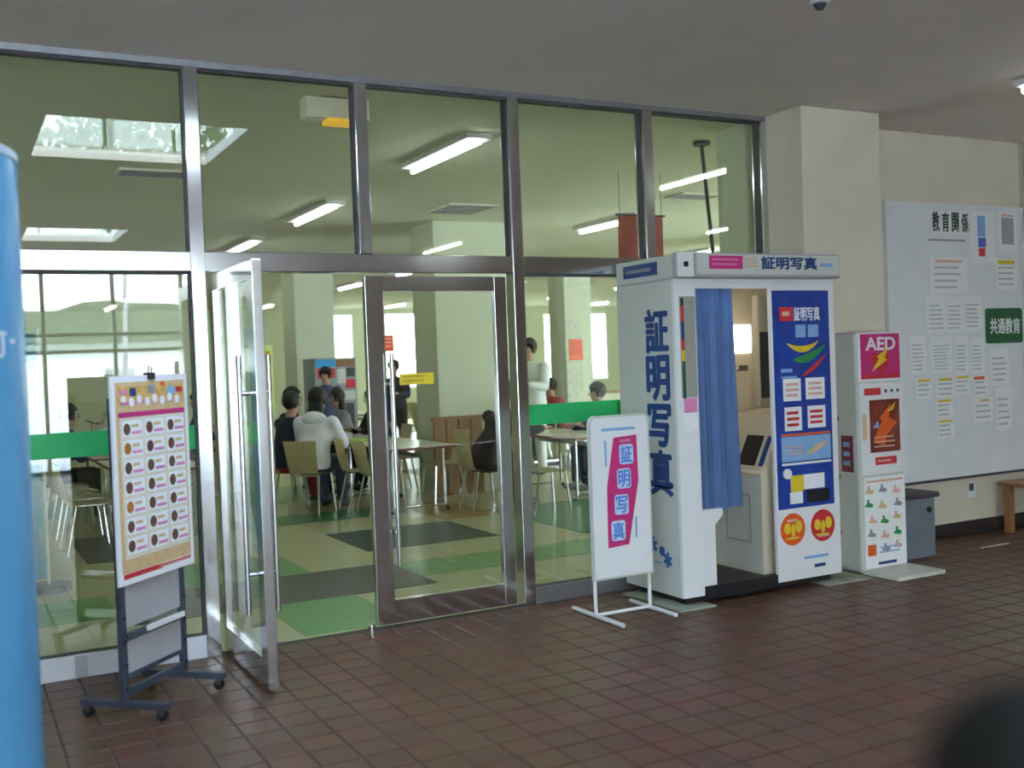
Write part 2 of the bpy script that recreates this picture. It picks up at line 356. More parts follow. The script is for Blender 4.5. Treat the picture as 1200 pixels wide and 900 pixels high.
# ------------------------------------------------------------------ blue cylindrical pillar
M_pill = mat('pale_blue_enamel', (.10, .36, .66), .22, 0, .05, 2)
t = thing('cylindrical_pillar', 'light blue glossy round pillar standing at the left edge', 'pillar', (-.205, -2.6, 0))
PX, PY, PR = -.205, -2.6, .42
obj('shaft', cyl(B(), (PX, PY, .03), (PX, PY, 2.24), PR, 64), M_pill, t, smooth=True)
M_mark = mat('white_marking', (.75, .80, .88), .5)
def onp(deg0, deg1, z0, z1, n_=5):
    b = B(); rr = PR + .0015; V = [[b.verts.new((PX + r * math.cos(math.radians(deg0 + (deg1 - deg0) * i / n_)), PY + r * math.sin(math.radians(deg0 + (deg1 - deg0) * i / n_)), z)) for i in range(n_ + 1)] for r, z in ((rr, z0), (rr, z1), (PR - .002, z1), (PR - .002, z0))]
    for k in range(4):
        for i in range(n_): b.faces.new((V[k][i], V[k][i + 1], V[(k + 1) % 4][i + 1], V[(k + 1) % 4][i]))
    b.faces.new([V[k][0] for k in range(4)]); b.faces.new([V[k][-1] for k in range(4)][::-1]); return b
for a_, b_, c_, d_ in ((-38, -31, 1.728, 1.737), (-34.5, -33, 1.672, 1.728), (-37.5, -34, 1.664, 1.674), (-28.5, -25, 1.705, 1.716)): obj('painted_stroke', onp(a_, b_, c_, d_), M_mark, t)
obj('top_rim', cyl(B(), (PX, PY, 2.24), (PX, PY, 2.265), PR + .004, 64), mat('pale_rim', (.45, .55, .62), .4), t, smooth=True)
obj('base_ring', cyl(B(), (PX, PY, 0), (PX, PY, .03), PR + .01, 64), M_dark, t, smooth=True)

# ------------------------------------------------------------------ black rounded post, made up for a dark blur at the lens
fx = Vector((0, -6.1174, 1.6)) + (fw + rt * (622 / 1243.84) - up * (482 / 1243.84)) * .42
t = thing('lens_blur_post', 'black made-up post for the dark blur in the bottom right corner', 'post', (round(fx.x, 3), round(fx.y, 3), 0))
q_ = B(); prof = [(.052, 0), (.052, .02), (.046, .03), (.046, fx.z - .0), ] + [(.046 * math.cos(a), fx.z + .046 * math.sin(a)) for a in (.3, .6, .9, 1.2, 1.45)]
vr = [[q_.verts.new((fx.x + r * math.cos(2 * PI * i / 32), fx.y + r * math.sin(2 * PI * i / 32), z)) for i in range(32)] for r, z in prof]
for a, b_ in zip(vr, vr[1:]):
    for i in range(32): q_.faces.new((a[i], a[(i + 1) % 32], b_[(i + 1) % 32], b_[i]))
q_.faces.new(vr[-1]); q_.faces.new(vr[0][::-1])
obj('shaft', q_, mat('soft_black', (.006, .006, .006), .9), t, smooth=True)

# ------------------------------------------------------------------ photo booth
BX0, BX1, BY, BZ = 4.05, 5.40, -.72, .06
t = thing('photo_booth', 'tall white photo booth with blue curtain and blue poster panel', 'photo booth', (4.72, -.39, 0))
booth = t
obj('side_panel', bx(BX0, BX0 + .03, BY + .03, -.075, BZ, 2.08), M_offw, t)
obj('side_panel', bx(BX1 - .03, BX1, BY + .02, -.075, BZ, 2.08), M_offw, t)
obj('back_panel', bx(BX0 + .03, BX1 - .03, -.10, -.075, BZ, 2.08), M_beige, t)
obj('roof', bx(BX0, BX1, BY + .0, -.075, 2.08, 2.235, bev=.01), M_offw, t)
p = obj('header', bx(BX0 - .012, BX1 + .02, BY - .05, BY - .001, 2.085, 2.245, bev=.008), M_backing, t)
F = front(BY - .05)
p = obj('header_face', rect(B(), 4.19, 5.405, 2.105, 2.235, F, .006), M_offw, t)
e = obj('corner_plate', rect(B(), 4.045, 4.165, 2.09, 2.243, F, .008), M_white, t); obj('screw_cap', prism(B(), disc_pts(4.105, 2.168, .018), .004, front(BY - .058)), M_black, e)
F2 = front(BY - .056)
obj('magenta_label', rect(B(), 4.29, 4.56, 2.14, 2.225, F2), M_mag, t); obj('print', bars(B(), 4.31, 4.53, 2.155, 2.215, 2, front(BY - .059), .001, .3), M_pink, t)
obj('print', bars(B(), 4.58, 4.70, 2.15, 2.215, 3, F2, .002, .4), M_peach, t)
text('証明写真', 4.72, 5.20, 2.14, 2.222, F2, M_navy, t, bold=.03); obj('print', bars(B(), 5.23, 5.37, 2.155, 2.19, 1, F2, .002, .7), M_lblue, t)
# side label and big vertical lettering
L = left(BX0); q = obj('side_label', rect(B(), .17, .55, 2.122, 2.205, left(BX0), .004), M_navy, t); obj('print', bars(B(), .2, .52, 2.135, 2.19, 1, left(BX0 - .004), .001, .4), M_grey, q)
for ch, z0, z1 in (('証', 1.625, 1.90), ('明', 1.315, 1.60), ('写', 1.02, 1.285), ('真', .70, .99)): text(ch, .40, .64, z0, z1, L, M_navy, t, bold=.045, d=.004)
lg = B()
for cx, cz, r in ((.40, .365, .05), (.50, .335, .028), (.56, .285, .045)):
    for k in range(3):
        a = k * PI / 3 + .4; dx, dz = math.cos(a) * r, math.sin(a) * r * 1.1; px, pz = -math.sin(a) * .011, math.cos(a) * .011
        prism(lg, [(cx - dx - px, cz - dz - pz), (cx + dx - px, cz + dz - pz), (cx + dx + px, cz + dz + pz), (cx - dx + px, cz - dz + pz)], .003 + k * .0004, L)
obj('logo', lg, M_sky if False else mat('logo_blue', (.03, .13, .42), .5), t); obj('print', bars(B(), .38, .5, .245, .265, 1, L, .002, .7), M_lblue, t)
# front: left post with kick panel, window strip, note
lp = B(); box(lp, BX0, 4.215, BY, BY + .03, BZ, 2.08, bev=.002); obj('front_post', lp, M_white, t)
obj('head_panel', bx(4.215, 4.83, BY, BY + .03, 2.02, 2.08), M_white, t)
wp = obj('glass_strip', rect(B(), 4.085, 4.205, 1.33, 1.97, front(BY), .004), mat('grey_green_strip', (.36, .37, .32), .4), t)
strip = B(); zz = 1.96
for hh, mm in ((.05, M_black), (.10, M_red), (.11, M_navy), (.07, M_red), (.07, M_yellow), (.235, mat('dark_green', (.01, .09, .05), .5))):
    obj('colour_band', rect(B(), 4.092, 4.115, zz - hh, zz, front(BY - .004), .002), mm, wp); zz -= hh
obj('pink_note', rect(B(), 4.10, 4.20, 1.235, 1.325, front(BY), .003), M_pink, t); obj('paper_note', rect(B(), 4.09, 4.20, 1.12, 1.232, front(BY), .002), M_paper, t)
kp = prism(B(), [(4.215, .10), (4.325, .10), (4.325, .50), (4.39, .56), (4.39, .605), (4.215, .605)], .03, front(BY + .045)); obj('kick_panel', kp, M_white, t)
# curtain
cb = B(); N = 44; rows = 14; V = []
for r in range(rows + 1):
    f_ = r / rows; z = 2.03 - 1.44 * f_; row = []
    for i in range(N + 1):
        u = i / N; x = 4.222 + u * (.33 + .05 * f_); y = BY + .052 + .014 * math.sin(u * 19 + .6) * (.6 + .6 * f_) + .007 * math.sin(u * 41 + 2 + f_ * 2) + (.02 * math.exp(-((u - .74) / .05) ** 2)) * (1 - .5 * f_)
        row.append(cb.verts.new((x, y, z + .008 * math.sin(u * 9) * f_)))
    V.append(row)
for r in range(rows):
    for i in range(N): cb.faces.new((V[r][i], V[r][i + 1], V[r + 1][i + 1], V[r + 1][i]))
bmesh.ops.solidify(cb, geom=cb.faces[:], thickness=.003)
obj('curtain', cb, M_curt, t, smooth=True)['label'] = 'denim blue hanging curtain'
obj('curtain_rail', cyl(B(), (4.22, BY + .052, 2.035), (4.82, BY + .052, 2.035), .008), M_chrome, t, smooth=True)
# right front panel with posters
obj('front_panel', bx(4.83, BX1, BY - .002, BY + .03, BZ, 2.05, bev=.004), M_white, t)
obj('head_panel', bx(4.83, BX1 - .0, BY, BY + .03, 2.05, 2.08), M_white, t)
F = front(BY - .002)
pb = obj('blue_poster', rect(B(), 4.845, 5.345, .545, 2.005, F, .004), M_blue, t)
F1 = front(BY - .006)
obj('red_label', rect(B(), 4.90, 5.02, 1.80, 1.895, F1), M_red, pb)
obj('print', bars(B(), 4.925, 4.99, 1.825, 1.875, 1, front(BY - .009), .001, .6, 0), M_peach, pb)
text('証明写真', 5.03, 5.26, 1.80, 1.895, F1, M_paper, pb, bold=.03)
obj('print', rect(rect(B(), 5.04, 5.13, 1.69, 1.775, F1, .002), 5.15, 5.245, 1.69, 1.775, F1, .002), M_lblue, pb)
def swoosh(x0, z0, x1, z1, sag, w, m, mm=F1):
    P = []; Q = []; K = 10
    for i in range(K + 1):
        u = i / K; x = x0 + (x1 - x0) * u; z = z0 + (z1 - z0) * u - sag * 4 * u * (1 - u); h = w * math.sin(PI * (u * .9 + .05)); P.append((x, z - h)); Q.append((x, z + h))
    return obj('ribbon', prism(B(), P + Q[::-1], .002, mm), m, pb)
swoosh(4.96, 1.65, 5.24, 1.66, .045, .022, M_yellow); swoosh(5.01, 1.54, 5.30, 1.63, .03, .03, M_green); swoosh(5.09, 1.43, 5.31, 1.57, .01, .018, M_red)
obj('print', bars(B(), 4.90, 5.0, 1.45, 1.49, 1, F1, .002, .6), M_lblue, pb)
for (x0, x1, z0, z1, mm) in ((4.915, 5.07, 1.235, 1.385, M_peach), (5.115, 5.285, 1.24, 1.385, M_peach), (4.92, 5.07, 1.235 - .2, 1.385 - .19, M_red), (5.125, 5.285, 1.235 - .19, 1.385 - .19, M_red)):
    z0 += .03; z1 += .03
    pc = obj('picture_card', rect(B(), x0, x1, z0, z1, F1), M_paper, pb)
    obj('print', bars(B(), x0 + .02, x1 - .02, z0 + .02, z1 - .02, 3, front(BY - .009), .001, .5, .1), mm, pb)
obj('print', bars(B(), 4.90, 5.05, 1.415, 1.435, 1, F1, .001, .7), M_lblue, pb)
lbp = obj('light_blue_card', rect(B(), 4.885, 5.325, .80 + .06, .86 + .165, F1), M_lblue, pb); obj('red_line', rect(B(), 4.885, 5.325, 1.03, 1.045, F1), M_orange, pb)
obj('print', bars(B(), 4.92, 5.1, .90, .97, 3, front(BY - .009), .001, .4), M_peach, lbp); swoosh(5.1, .90, 5.30, .98, 0, .02, M_tan, front(BY - .009))
obj('white_line', rect(B(), 4.885, 5.325, .835, .85, F1), M_paper, pb)
obj('round_button', prism(B(), disc_pts(4.925, .78, .035), .012, F1), M_white, pb, smooth=False)
ch = obj('coin_plate', rect(B(), 4.955, 5.255, .665, .765, F1, .006), M_paper, pb); obj('yellow_plate', rect(B(), 4.955, 5.065, .655, .765, front(BY - .012), .003), M_yellow, ch)
obj('bill_slot', rect(B(), 5.10, 5.29, .575, .655, F1, .012), M_black, pb)
obj('white_plate', rect(B(), 4.945, 5.055, .575, .655, F1, .006), M_paper, pb)
for cx, m1 in ((4.965, M_orange), (5.235, M_red)):
    c = obj('round_emblem', prism(B(), disc_pts(cx, .405, .108, .108, 32), .003, F), m1, t)
    yb = B()
    for k, (dx, w, z0, z1) in enumerate(((-.075, .05, -.035, .035), (-.015, .03, -.04, .04), (.025, .05, -.03, .045), (-.06, .11, -.058, -.045))): prism(yb, disc_pts(cx + dx + w / 2, .405 + (z0 + z1) / 2 + .008 * (-1) ** k, w * .62, abs(z1 - z0) * .55, 9), .001 + k * .0003, front(BY - .005))
    obj('print', yb, M_yellow, c); obj('print', bars(B(), cx - .05, cx + .06, .455 if cx < 5.1 else .325, .475 if cx < 5.1 else .345, 1, front(BY - .005), .0015, .8), M_peach, c)
obj('print', bars(B(), 5.06, 5.28, .185, .215, 1, F, .002, .6, .05), M_lblue, t); obj('print', bars(B(), 5.15, 5.25, .125, .15, 1, F, .002, .9, .05), M_navy, t)
# interior
obj('floor_plate', bx(BX0 + .03, BX1 - .03, BY + .03, -.10, BZ, BZ + .04), M_black, t)
obj('threshold', bx(4.215, 4.83, BY + .005, BY + .03, BZ - .02, .115), M_black, t)
obj('plinth', bx(BX0 + .05, BX1 - .05, BY + .06, -.12, .012, BZ), M_black, t)
cu_ = B(); prism(cu_, [(4.80, .10), (5.34, .10), (5.34, 1.20), (5.02, 1.17), (4.98, 1.10), (4.83, .80), (4.80, .78)], .5, front(-.11)); console = obj('camera_console', cu_, M_beige, t)
obj('upper_unit', bx(5.0, 5.34, -.40, -.34, 1.21, 2.0, bev=.01), M_beige, t)
obj('mirror_panel', bx(5.01, 5.11, -.406, -.401, 1.28, 1.74), M_dark, t)
dx_, dz_ = .447, .894
scr = lambda y0, y1: prism(B(), [(y0, .03), (y1, .03), (y1, .25), (y0, .25)], .006, Matrix(((0, dx_, -dz_, 4.83), (1, 0, 0, 0), (0, dz_, dx_, .80), (0, 0, 0, 1))))
obj('screen', scr(-.50, -.33), M_black, console); obj('screen', scr(-.58, -.54), M_navy, console)
lpn = B(); L_ = left(4.80)
for a_, b_, c_, d_ in ((.24, .50, .30, .315), (.24, .50, .62, .635), (.24, .255, .315, .62), (.485, .50, .315, .62)): rect(lpn, a_, b_, c_, d_, L_, .004)
obj('lower_door', rect(B(), .13, .60, .12, .76, L_, .001), M_offw, console); obj('door_outline', lpn, M_backing, console)
M_glow = mat('flash_panel_glow', (1, .95, .85), .5, 0, 0, emit=5)
obj('light_panel', bx(4.98, 5.19, -.106, -.1005, 1.60, 1.80), M_glow, t)
obj('light_panel', bx(4.25, 4.8, -.5, -.3, 2.06, 2.075), mat('booth_lamp_glow', (1, .92, .75), .5, 0, 0, emit=3), t)
obj('shelf', bx(4.78, 4.99, -.2, -.101, 1.48, 1.51), M_beige, t); obj('hook', bx(5.05, 5.13, -.13, -.101, 1.47, 1.51), M_dark, t)
so = B(); cyl(so, (4.36, -.40, .50), (4.36, -.40, .56), .15, 24); stl = obj('stool_seat', so, M_dark, t, smooth=True); obj('stool_post', cyl(B(), (4.36, -.40, .10), (4.36, -.40, .50), .03), M_chrome, t, smooth=True)
for x, y in ((4.12, -.62), (5.33, -.62), (4.12, -.18), (5.33, -.18)): obj('foot', cyl(B(), (x, y, .008), (x, y, .03), .03, 12), M_black, t)
# pads under the booth
pd = obj('floor_pad', bx(3.96, 4.24, -.80, -.16, 0.002, .012), M_pad); tag(pd, 'pale green board under the left side of the photo booth', 'board')
pd = obj('floor_pad', bx(5.2, 5.62, -.80, -.45, 0.002, .010), M_pad); tag(pd, 'pale green board between the photo booth and defibrillator cabinet', 'board')

# ------------------------------------------------------------------ sign stand in front of the booth
t = thing('sign_stand', 'white standing sign with magenta band of blue characters', 'sign', (3.66, -.60, 0))
fr = B()
for x, ya, yb_ in ((3.465, -.33, -.90), (3.87, -.38, -.87)):
    cyl(fr, (x, ya, .016), (x, yb_, .016), .014, 10)
cyl(fr, (3.465, -.6, .02), (3.87, -.6, .02), .011, 10); obj('base_frame', fr, M_white, t, smooth=True)
for x in (3.465, 3.87): obj('post', cyl(B(), (x, -.6, .02), (x, -.585, .9), .012, 10), M_white, t, smooth=True)
Fp = Matrix.Translation((0, 0, 0)) @ front(-.60)
obj('sign_panel', prism(B(), rrect(3.445, 3.89, .235, 1.245, .05, corners=(1, 1, 0, 0)), .02, front(-.598)), M_white, t)
rim = B(); O = rrect(3.445, 3.89, .235, 1.245, .05, corners=(1, 1, 0, 0)); I = rrect(3.457, 3.878, .247, 1.233, .042, corners=(1, 1, 0, 0))
Ff = front(-.618); ov = [rim.verts.new(Ff @ Vector((x, y, .0))) for x, y in O]; iv = [rim.verts.new(Ff @ Vector((x, y, .006))) for x, y in I]; o2 = [rim.verts.new(Ff @ Vector((x, y, .006))) for x, y in O]
for i in range(len(O)):
    j = (i + 1) % len(O); rim.faces.new((o2[i], o2[j], iv[j], iv[i])); rim.faces.new((ov[i], ov[j], o2[j], o2[i]))
obj('panel_rim', rim, M_offw, t)
bnd = obj('magenta_band', prism(B(), [(3.56, .425), (3.715, .435), (3.755, .62), (3.80, .83), (3.795, 1.115), (3.625, 1.105), (3.565, .80)], .002, Ff), M_mag, t)
Fg = front(-.620)
for k, (cx, z0) in enumerate(((3.715, .945), (3.692, .795), (3.668, .635), (3.638, .475))):
    obj('glyph_outline', prism(B(), rrect(cx - .052, cx + .052, z0 - .01, z0 + .115, .02), .001, Fg), mat('pale_glyph_edge', (.55, .68, .90), .6), bnd)
    text('証明写真'[k], cx - .043, cx + .043, z0, z0 + .104, front(-.621), mat('glyph_deep_blue', (.10, .25, .72), .6), bnd, bold=.02, d=.002)
obj('print', bars(B(), 3.67, 3.75, 1.07, 1.095, 1, Fg, .001, .7), M_pink, bnd)
obj('print', bars(B(), 3.54, 3.79, 1.145, 1.17, 1, Ff, .002, .7, .02), M_lblue, t); obj('print', rect(B(), 3.555, 3.57, .93, 1.09, Ff, .002), M_lblue, t); obj('print', rect(B(), 3.765, 3.778, .47, .60, Ff, .002), M_lblue, t)

# ------------------------------------------------------------------ defibrillator cabinet
t = thing('defibrillator_cabinet', 'white defibrillator cabinet with red AED sign and notices', 'cabinet', (5.88, -.54, 0))
AX0, AX1, AF, AB = 5.665, 6.115, -.655, -.43
obj('body', bx(AX0, AX1, AF, AB, 0, 1.715, bev=.02), M_offw, t)
obj('top_face', rect(B(), AX0 + .012, AX1 - .01, 1.36, 1.71, front(AF), .006), M_white, t)
sg = obj('aed_sign', rect(B(), 5.70, 6.085, 1.38, 1.70, front(AF - .006), .004), M_mag, t); FA = front(AF - .010)
text('AED', 5.75, 6.04, 1.585, 1.675, FA, M_white, sg, bold=.03)
hp = []
for i in range(28):
    a = 2 * PI * i / 28; hp.append((5.895 + .085 * math.sin(a) ** 3 * 1.1, 1.50 + .0055 * (13 * math.cos(a) - 5 * math.cos(2 * a) - 2 * math.cos(3 * a) - math.cos(4 * a))))
obj('heart', prism(B(), hp, .002, FA), M_red, sg)
obj('lightning', prism(B(), [(5.80, 1.43), (5.875, 1.525), (5.85, 1.535), (5.965, 1.60), (5.93, 1.525), (5.955, 1.515)], .002, front(AF - .012)), M_yellow, sg)
obj('label_strip', rect(B(), 5.71, 6.075, 1.385, 1.41, FA, .002), M_red, sg)
dr = obj('door', rect(B(), 5.675, 6.105, .70, 1.35, front(AF), .012), M_white, t); FD = front(AF - .012)
obj('window_glass', rect(B(), 5.765, 6.06, .855, 1.23, FD, .004), mat('dark_red_window', (.20, .03, .02), .2, 0, .5, 9), dr)
fb = B(); prism(fb, [(5.79, .93), (5.88, 1.08), (5.86, 1.1), (5.97, 1.2), (5.95, 1.1), (6.03, 1.06), (5.93, .98), (5.9, .9)], .002, front(AF - .016)); obj('print', fb, M_orange, dr)
obj('print', prism(B(), [(5.93, 1.14), (6.02, 1.21), (5.99, 1.15)], .003, front(AF - .016)), M_yellow, dr); obj('print', bars(B(), 5.80, 6.03, .88, .98, 3, front(AF - .018), .001, .3), M_peach, dr)
obj('print', prism(B(), [(5.79, 1.03), (5.84, 1.08), (5.85, 1.03)], .0035, front(AF - .016)), M_lblue, dr)
obj('red_label', rect(B(), 5.72, 5.88, 1.265, 1.315, FD, .002), M_red, dr)
obj('red_label', rect(B(), 5.81, 6.02, .765, .82, FD, .002), M_red, dr); obj('print', bars(B(), 5.83, 6.0, .775, .81, 1, front(AF - .014), .001, .4), M_peach, dr)
db = B(); [prism(db, disc_pts(x, 1.29, .012, n=12), .004, FD) for x in (5.93, 5.99, 6.05)]; obj('indicator', db, M_dark, dr)
obj('yellow_tag', rect(B(), 5.695, 5.735, .95, 1.13, FD, .002), M_tan, dr)
lo = obj('notice', rect(B(), 5.70, 6.105, .03, .68, front(AF), .004), M_paper, t); FN = front(AF - .004)
obj('print', bars(B(), 5.72, 6.08, .635, .665, 1, FN, .002, .5, .02), M_peach, lo)
rnd = random.Random(3)
for k in range(15):
    cx = 5.76 + .125 * (k % 3) + rnd.uniform(-.02, .02); cz = .59 - .105 * (k // 3) + rnd.uniform(-.015, .015)
    obj('drawing', prism(prism(B(), disc_pts(cx - .008, cz + .018, .012, .013, 9), .0015, FN), [(cx - .045, cz - .02), (cx + .03, cz - .03), (cx + .045, cz - .01), (cx + .005, cz + .008), (cx - .02, cz + .005)], .0014, FN), [M_tan, M_grey, M_peach, M_green][k % 4], lo)
obj('print', bars(B(), 5.84, 6.08, .12, .19, 2, FN, .0015, .3), M_lblue, lo); obj('print', rect(B(), 5.72, 5.80, .12, .2, FN, .0018), M_orange, lo); obj('print', rect(B(), 5.82, 6.0, .05, .07, FN, .0015), M_navy, lo)
sl = obj('side_sticker', rect(B(), .49, .60, .72, .98, left(AX0), .003), mat('maroon', (.22, .03, .05), .5), t); obj('print', bars(B(), .51, .58, .75, .95, 3, left(AX0 - .003), .001, .5), M_lblue, sl)
hb = B(); [prism(hb, disc_pts(.46, z, .018, n=12), .006, left(AX0)) for z in (.28, .68, 1.10)]; obj('hinge', hb, M_grey, t)
tray = obj('floor_plate', bx(5.66, 6.12, -.985, -.66, .003, .03, bev=.004), mat('cream_board', (.72, .74, .66), .5)); tag(tray, 'cream flat board on the floor before the defibrillator cabinet', 'board')
# bin
t = thing('litter_bin', 'grey box bin with dark lid behind the defibrillator cabinet', 'bin', (6.44, -.36, 0))
obj('body', bx(6.26, 6.60, -.50, -.22, 0, .45, bev=.01), mat('bin_grey', (.20, .23, .28), .45, .1), t); obj('lid', bx(6.25, 6.64, -.52, -.20, .45, .49, bev=.012), M_dark, t); obj('lock', prism(B(), disc_pts(6.53, .36, .022, n=14), .012, front(-.50)), M_black, t)

# ------------------------------------------------------------------ notice board
t = thing('notice_board', 'wide pale blue notice board mounted on the beige wall', 'notice board', (7.49, -.02, .5))
obj('board_face', bx(6.70, 8.29, -.045, -.001, .54, 2.73), M_board, t)
fr = B(); box(fr, 6.66, 6.70, -.055, -.001, .50, 2.77); box(fr, 8.29, 8.33, -.055, -.001, .50, 2.77); box(fr, 6.70, 8.29, -.055, -.001, 2.73, 2.77); box(fr, 6.70, 8.29, -.055, -.001, .50, .54)
obj('frame', fr, M_board, t); obj('bottom_edge', bx(6.66, 8.33, -.058, -.001, .478, .499), M_dark, t)
FB = front(-.045)
for k, ch in enumerate('教育関係'):
    x = 7.185 + k * .117; c = obj('character_tile', rect(B(), x - .004, x + .107, 2.52, 2.715, FB, .004), M_paper, t); text(ch, x + .01, x + .092, 2.54, 2.70, front(-.049), mat('dark_green_letter', (.02, .05, .03), .6), c, bold=.025)
obj('caption', bars(B(), 7.15, 7.6, 2.44, 2.50, 1, FB, .001, .25, .1), M_grey, t)
def paper(x0, x1, z0, z1, label, extra=None, lines=6, d=.0):
    o = thing('notice', label, 'paper', ((x0 + x1) / 2, -.046 - d, (z0 + z1) / 2), 0, 'papers pinned to the notice board')
    P_ = front(-.0455 - d); obj('sheet', rect(B(), x0, x1, z0, z1, P_, .002), M_paper, o); Q = front(-.0475 - d)
    m_ = (x1 - x0) * .12
    if extra:
        for (u0, u1, w0, w1, mm) in extra: obj('print_block', rect(B(), x0 + u0 * (x1 - x0), x0 + u1 * (x1 - x0), z0 + w0 * (z1 - z0), z0 + w1 * (z1 - z0), Q, .001), mm, o)
    if lines: obj('print', bars(B(), x0 + m_, x1 - m_, z0 + (z1 - z0) * .08, z0 + (z1 - z0) * .80, lines, Q, .0006, .3), mat('pale_grey_print', (.52, .55, .62), .8), o)
    return o
YT = [(.15, .9, .84, .96, M_yellow)]
paper(7.15, 7.61, 2.03, 2.33, 'wide paper with a red line under the dark four-character heading', [(.15, .85, .85, .92, M_peach)], 4)
paper(7.10, 7.33, 1.70, 2.01, 'left sheet of the row below the red-lined wide paper'); paper(7.335, 7.55, 1.70, 2.0, 'middle sheet of the row below the red-lined wide paper'); paper(7.555, 7.77, 1.71, 2.01, 'right sheet of that row, just left of the green sign')
paper(7.66, 7.96, 2.28, 2.72, 'white poster with blue and red picture column', [(.28, .60, .52, .92, M_lblue), (.3, .62, .32, .5, mat('royal_print', (.10, .15, .65), .6)), (.32, .58, .14, .3, M_red)], 0)
paper(8.0, 8.26, 2.38, 2.73, 'grey portrait sheet at the top right of the board', [(.2, .8, .2, .85, M_backing), (.2, .8, .88, .93, M_peach)], 0)
paper(7.96, 8.25, 2.06, 2.325, 'sheet with yellow heading below the grey portrait sheet', [(.12, .85, .82, .95, M_yellow)], 4)
paper(6.90, 7.08, 1.37, 1.69, 'white sheet right beside the AED sign', lines=7); paper(7.14, 7.39, 1.37, 1.67, 'large white sheet left of centre, middle row', lines=8)
paper(7.42, 7.59, 1.35, 1.67, 'white sheet at board centre, middle row', lines=7); paper(7.62, 7.79, 1.35, 1.66, 'narrow white sheet below the green sign left corner', lines=7)
paper(7.86, 8.10, 1.24, 1.56, 'white sheet directly under the green sign', lines=5)
paper(6.95, 7.14, 1.17, 1.335, 'small yellow-headed paper, leftmost of its row', YT, 3); paper(7.19, 7.40, 1.165, 1.335, 'small yellow-headed paper, second of its row', YT, 3); paper(7.41, 7.60, 1.185, 1.345, 'small yellow-headed paper, third of its row', YT, 3)
paper(7.18, 7.38, .995, 1.158, 'yellow-headed paper in the middle of the column of three', YT, 3); paper(7.18, 7.39, .83, .988, 'lowest yellow-headed paper on the board', YT, 3)
paper(7.64, 7.83, 1.15, 1.335, 'paper with an orange heading right of the yellow ones', [(.05, .75, .80, .95, M_orange)], 3); paper(7.63, 7.88, .94, 1.14, 'pale yellow-lined paper below the orange-headed one', [(.3, .8, .86, .95, M_tan)], 3)
paper(7.92, 8.12, .85, 1.22, 'tall blank-looking white sheet at lower right of board', lines=5)
g = thing('green_sign', 'dark green sign plate with four white characters on the board', 'sign', (8.035, -.05, 1.75))
obj('plate', prism(B(), rrect(7.81, 8.27, 1.60, 1.90, .03), .018, FB), M_greensign, g); text('共通教育', 7.85, 8.235, 1.68, 1.815, front(-.063), M_paper, g, bold=.02)
sw = thing('wall_outlet', 'small dark socket on the wall under the notice board', 'outlet', (7.62, -.005, .36)); obj('plate', rect(B(), 7.58, 7.68, .30, .43, front(-.0), .008), M_white, sw); obj('socket', rect(B(), 7.60, 7.65, .36, .42, front(-.008), .004), M_dark, sw)
# right end: mullion and glass beyond
struct(obj('trim_22', bx(8.36, 8.44, -.05, .05, 0, H, bev=.004), M_steel)); pane(40, 8.44, 9.7, 0, H - .035, sill=.11); struct(obj('trim_23', bx(9.7, 9.78, -.05, .05, 0, H), M_steel)); pane(41, 9.78, 10.99, 0, H - .035, sill=.11)
# bench at right edge
t = thing('wooden_bench', 'brown wooden bench cut off by the right edge', 'bench', (8.5, -.32, 0))
for k in range(4): obj('seat_slat', bx(7.80, 9.2, -.52 + k * .1, -.43 + k * .1, .40, .43, bev=.004), M_wood, t)
for x in (7.86, 9.08):
    for y in (-.50, -.20): obj('leg', bx(x, x + .06, y, y + .06, 0, .40, bev=.003), M_wood, t)
obj('apron', bx(7.88, 9.12, -.46, -.44, .34, .40), M_wood, t)
tag(obj('floor_tape', bx(7.1, 7.42, -.52, -.49, .0015, .004), M_paper), 'short white strip lying on the tiles under the board', 'tape')

# ------------------------------------------------------------------ menu stand (local frame: x along panel, -y toward the hall)
ang = math.atan2(.37, .36); C0 = Vector((.84, -.725, 0))
t = thing('menu_stand', 'slate blue wheeled stand holding the menu poster', 'stand', C0, ang)
hw = .24
for s in (-1, 1):
    po = obj('post', bx(s * hw - .017, s * hw + .017, -.015, .015, .07, 1.50, bev=.003), M_slate, t, world=False); bo = B(); [cyl(bo, (s * hw, -.02, z), (s * hw, -.014, z), .008, 8) for z in (.14, .25, .36, .47)]; obj('bolt', bo, M_black, po, world=False)
    ft = obj('foot_bar', bx(s * hw - .02, s * hw + .02, -.235, .235, .055, .088, bev=.004), M_slate, t, world=False)
    for y in (-.2, .2):
        cs = obj('caster', cyl(B(), (s * hw - .012, y, .027), (s * hw + .012, y, .027), .026, 16), M_black, t, world=False, smooth=True); obj('caster_fork', bx(s * hw - .018, s * hw + .018, y - .012, y + .012, .03, .057), M_dark, cs, world=False)
obj('cross_bar', bx(-hw + .017, hw - .017, -.012, .012, .10, .135), M_slate, t, world=False)
obj('cross_bar', bx(-hw + .017, hw - .017, -.02, .012, .36, .39), M_slate, t, world=False)
obj('tray_lip', bx(-.08, hw - .02, -.035, -.02, .375, .40), M_white, t, world=False)
obj('backing_sheet', bx(-hw + .025, hw - .02, -.006, .006, .42, 1.45), M_backing, t, world=False); obj('lower_sheet', bx(-hw + .02, hw - .02, -.004, .008, .20, .355), M_backing, t, world=False)
obj('lower_bar', bx(-hw + .02, hw - .02, -.012, .012, .185, .205), M_slate, t, world=False)
PO = thing('menu_poster', 'menu poster with three columns of dish pictures on the wheeled stand', 'poster', C0, ang)
A0, A1, Z0, Z1 = -.285, .325, .625, 1.60
Fm = lambda y: Matrix(((1, 0, 0, 0), (0, 0, -1, y), (0, 1, 0, 0), (0, 0, 0, 1)))
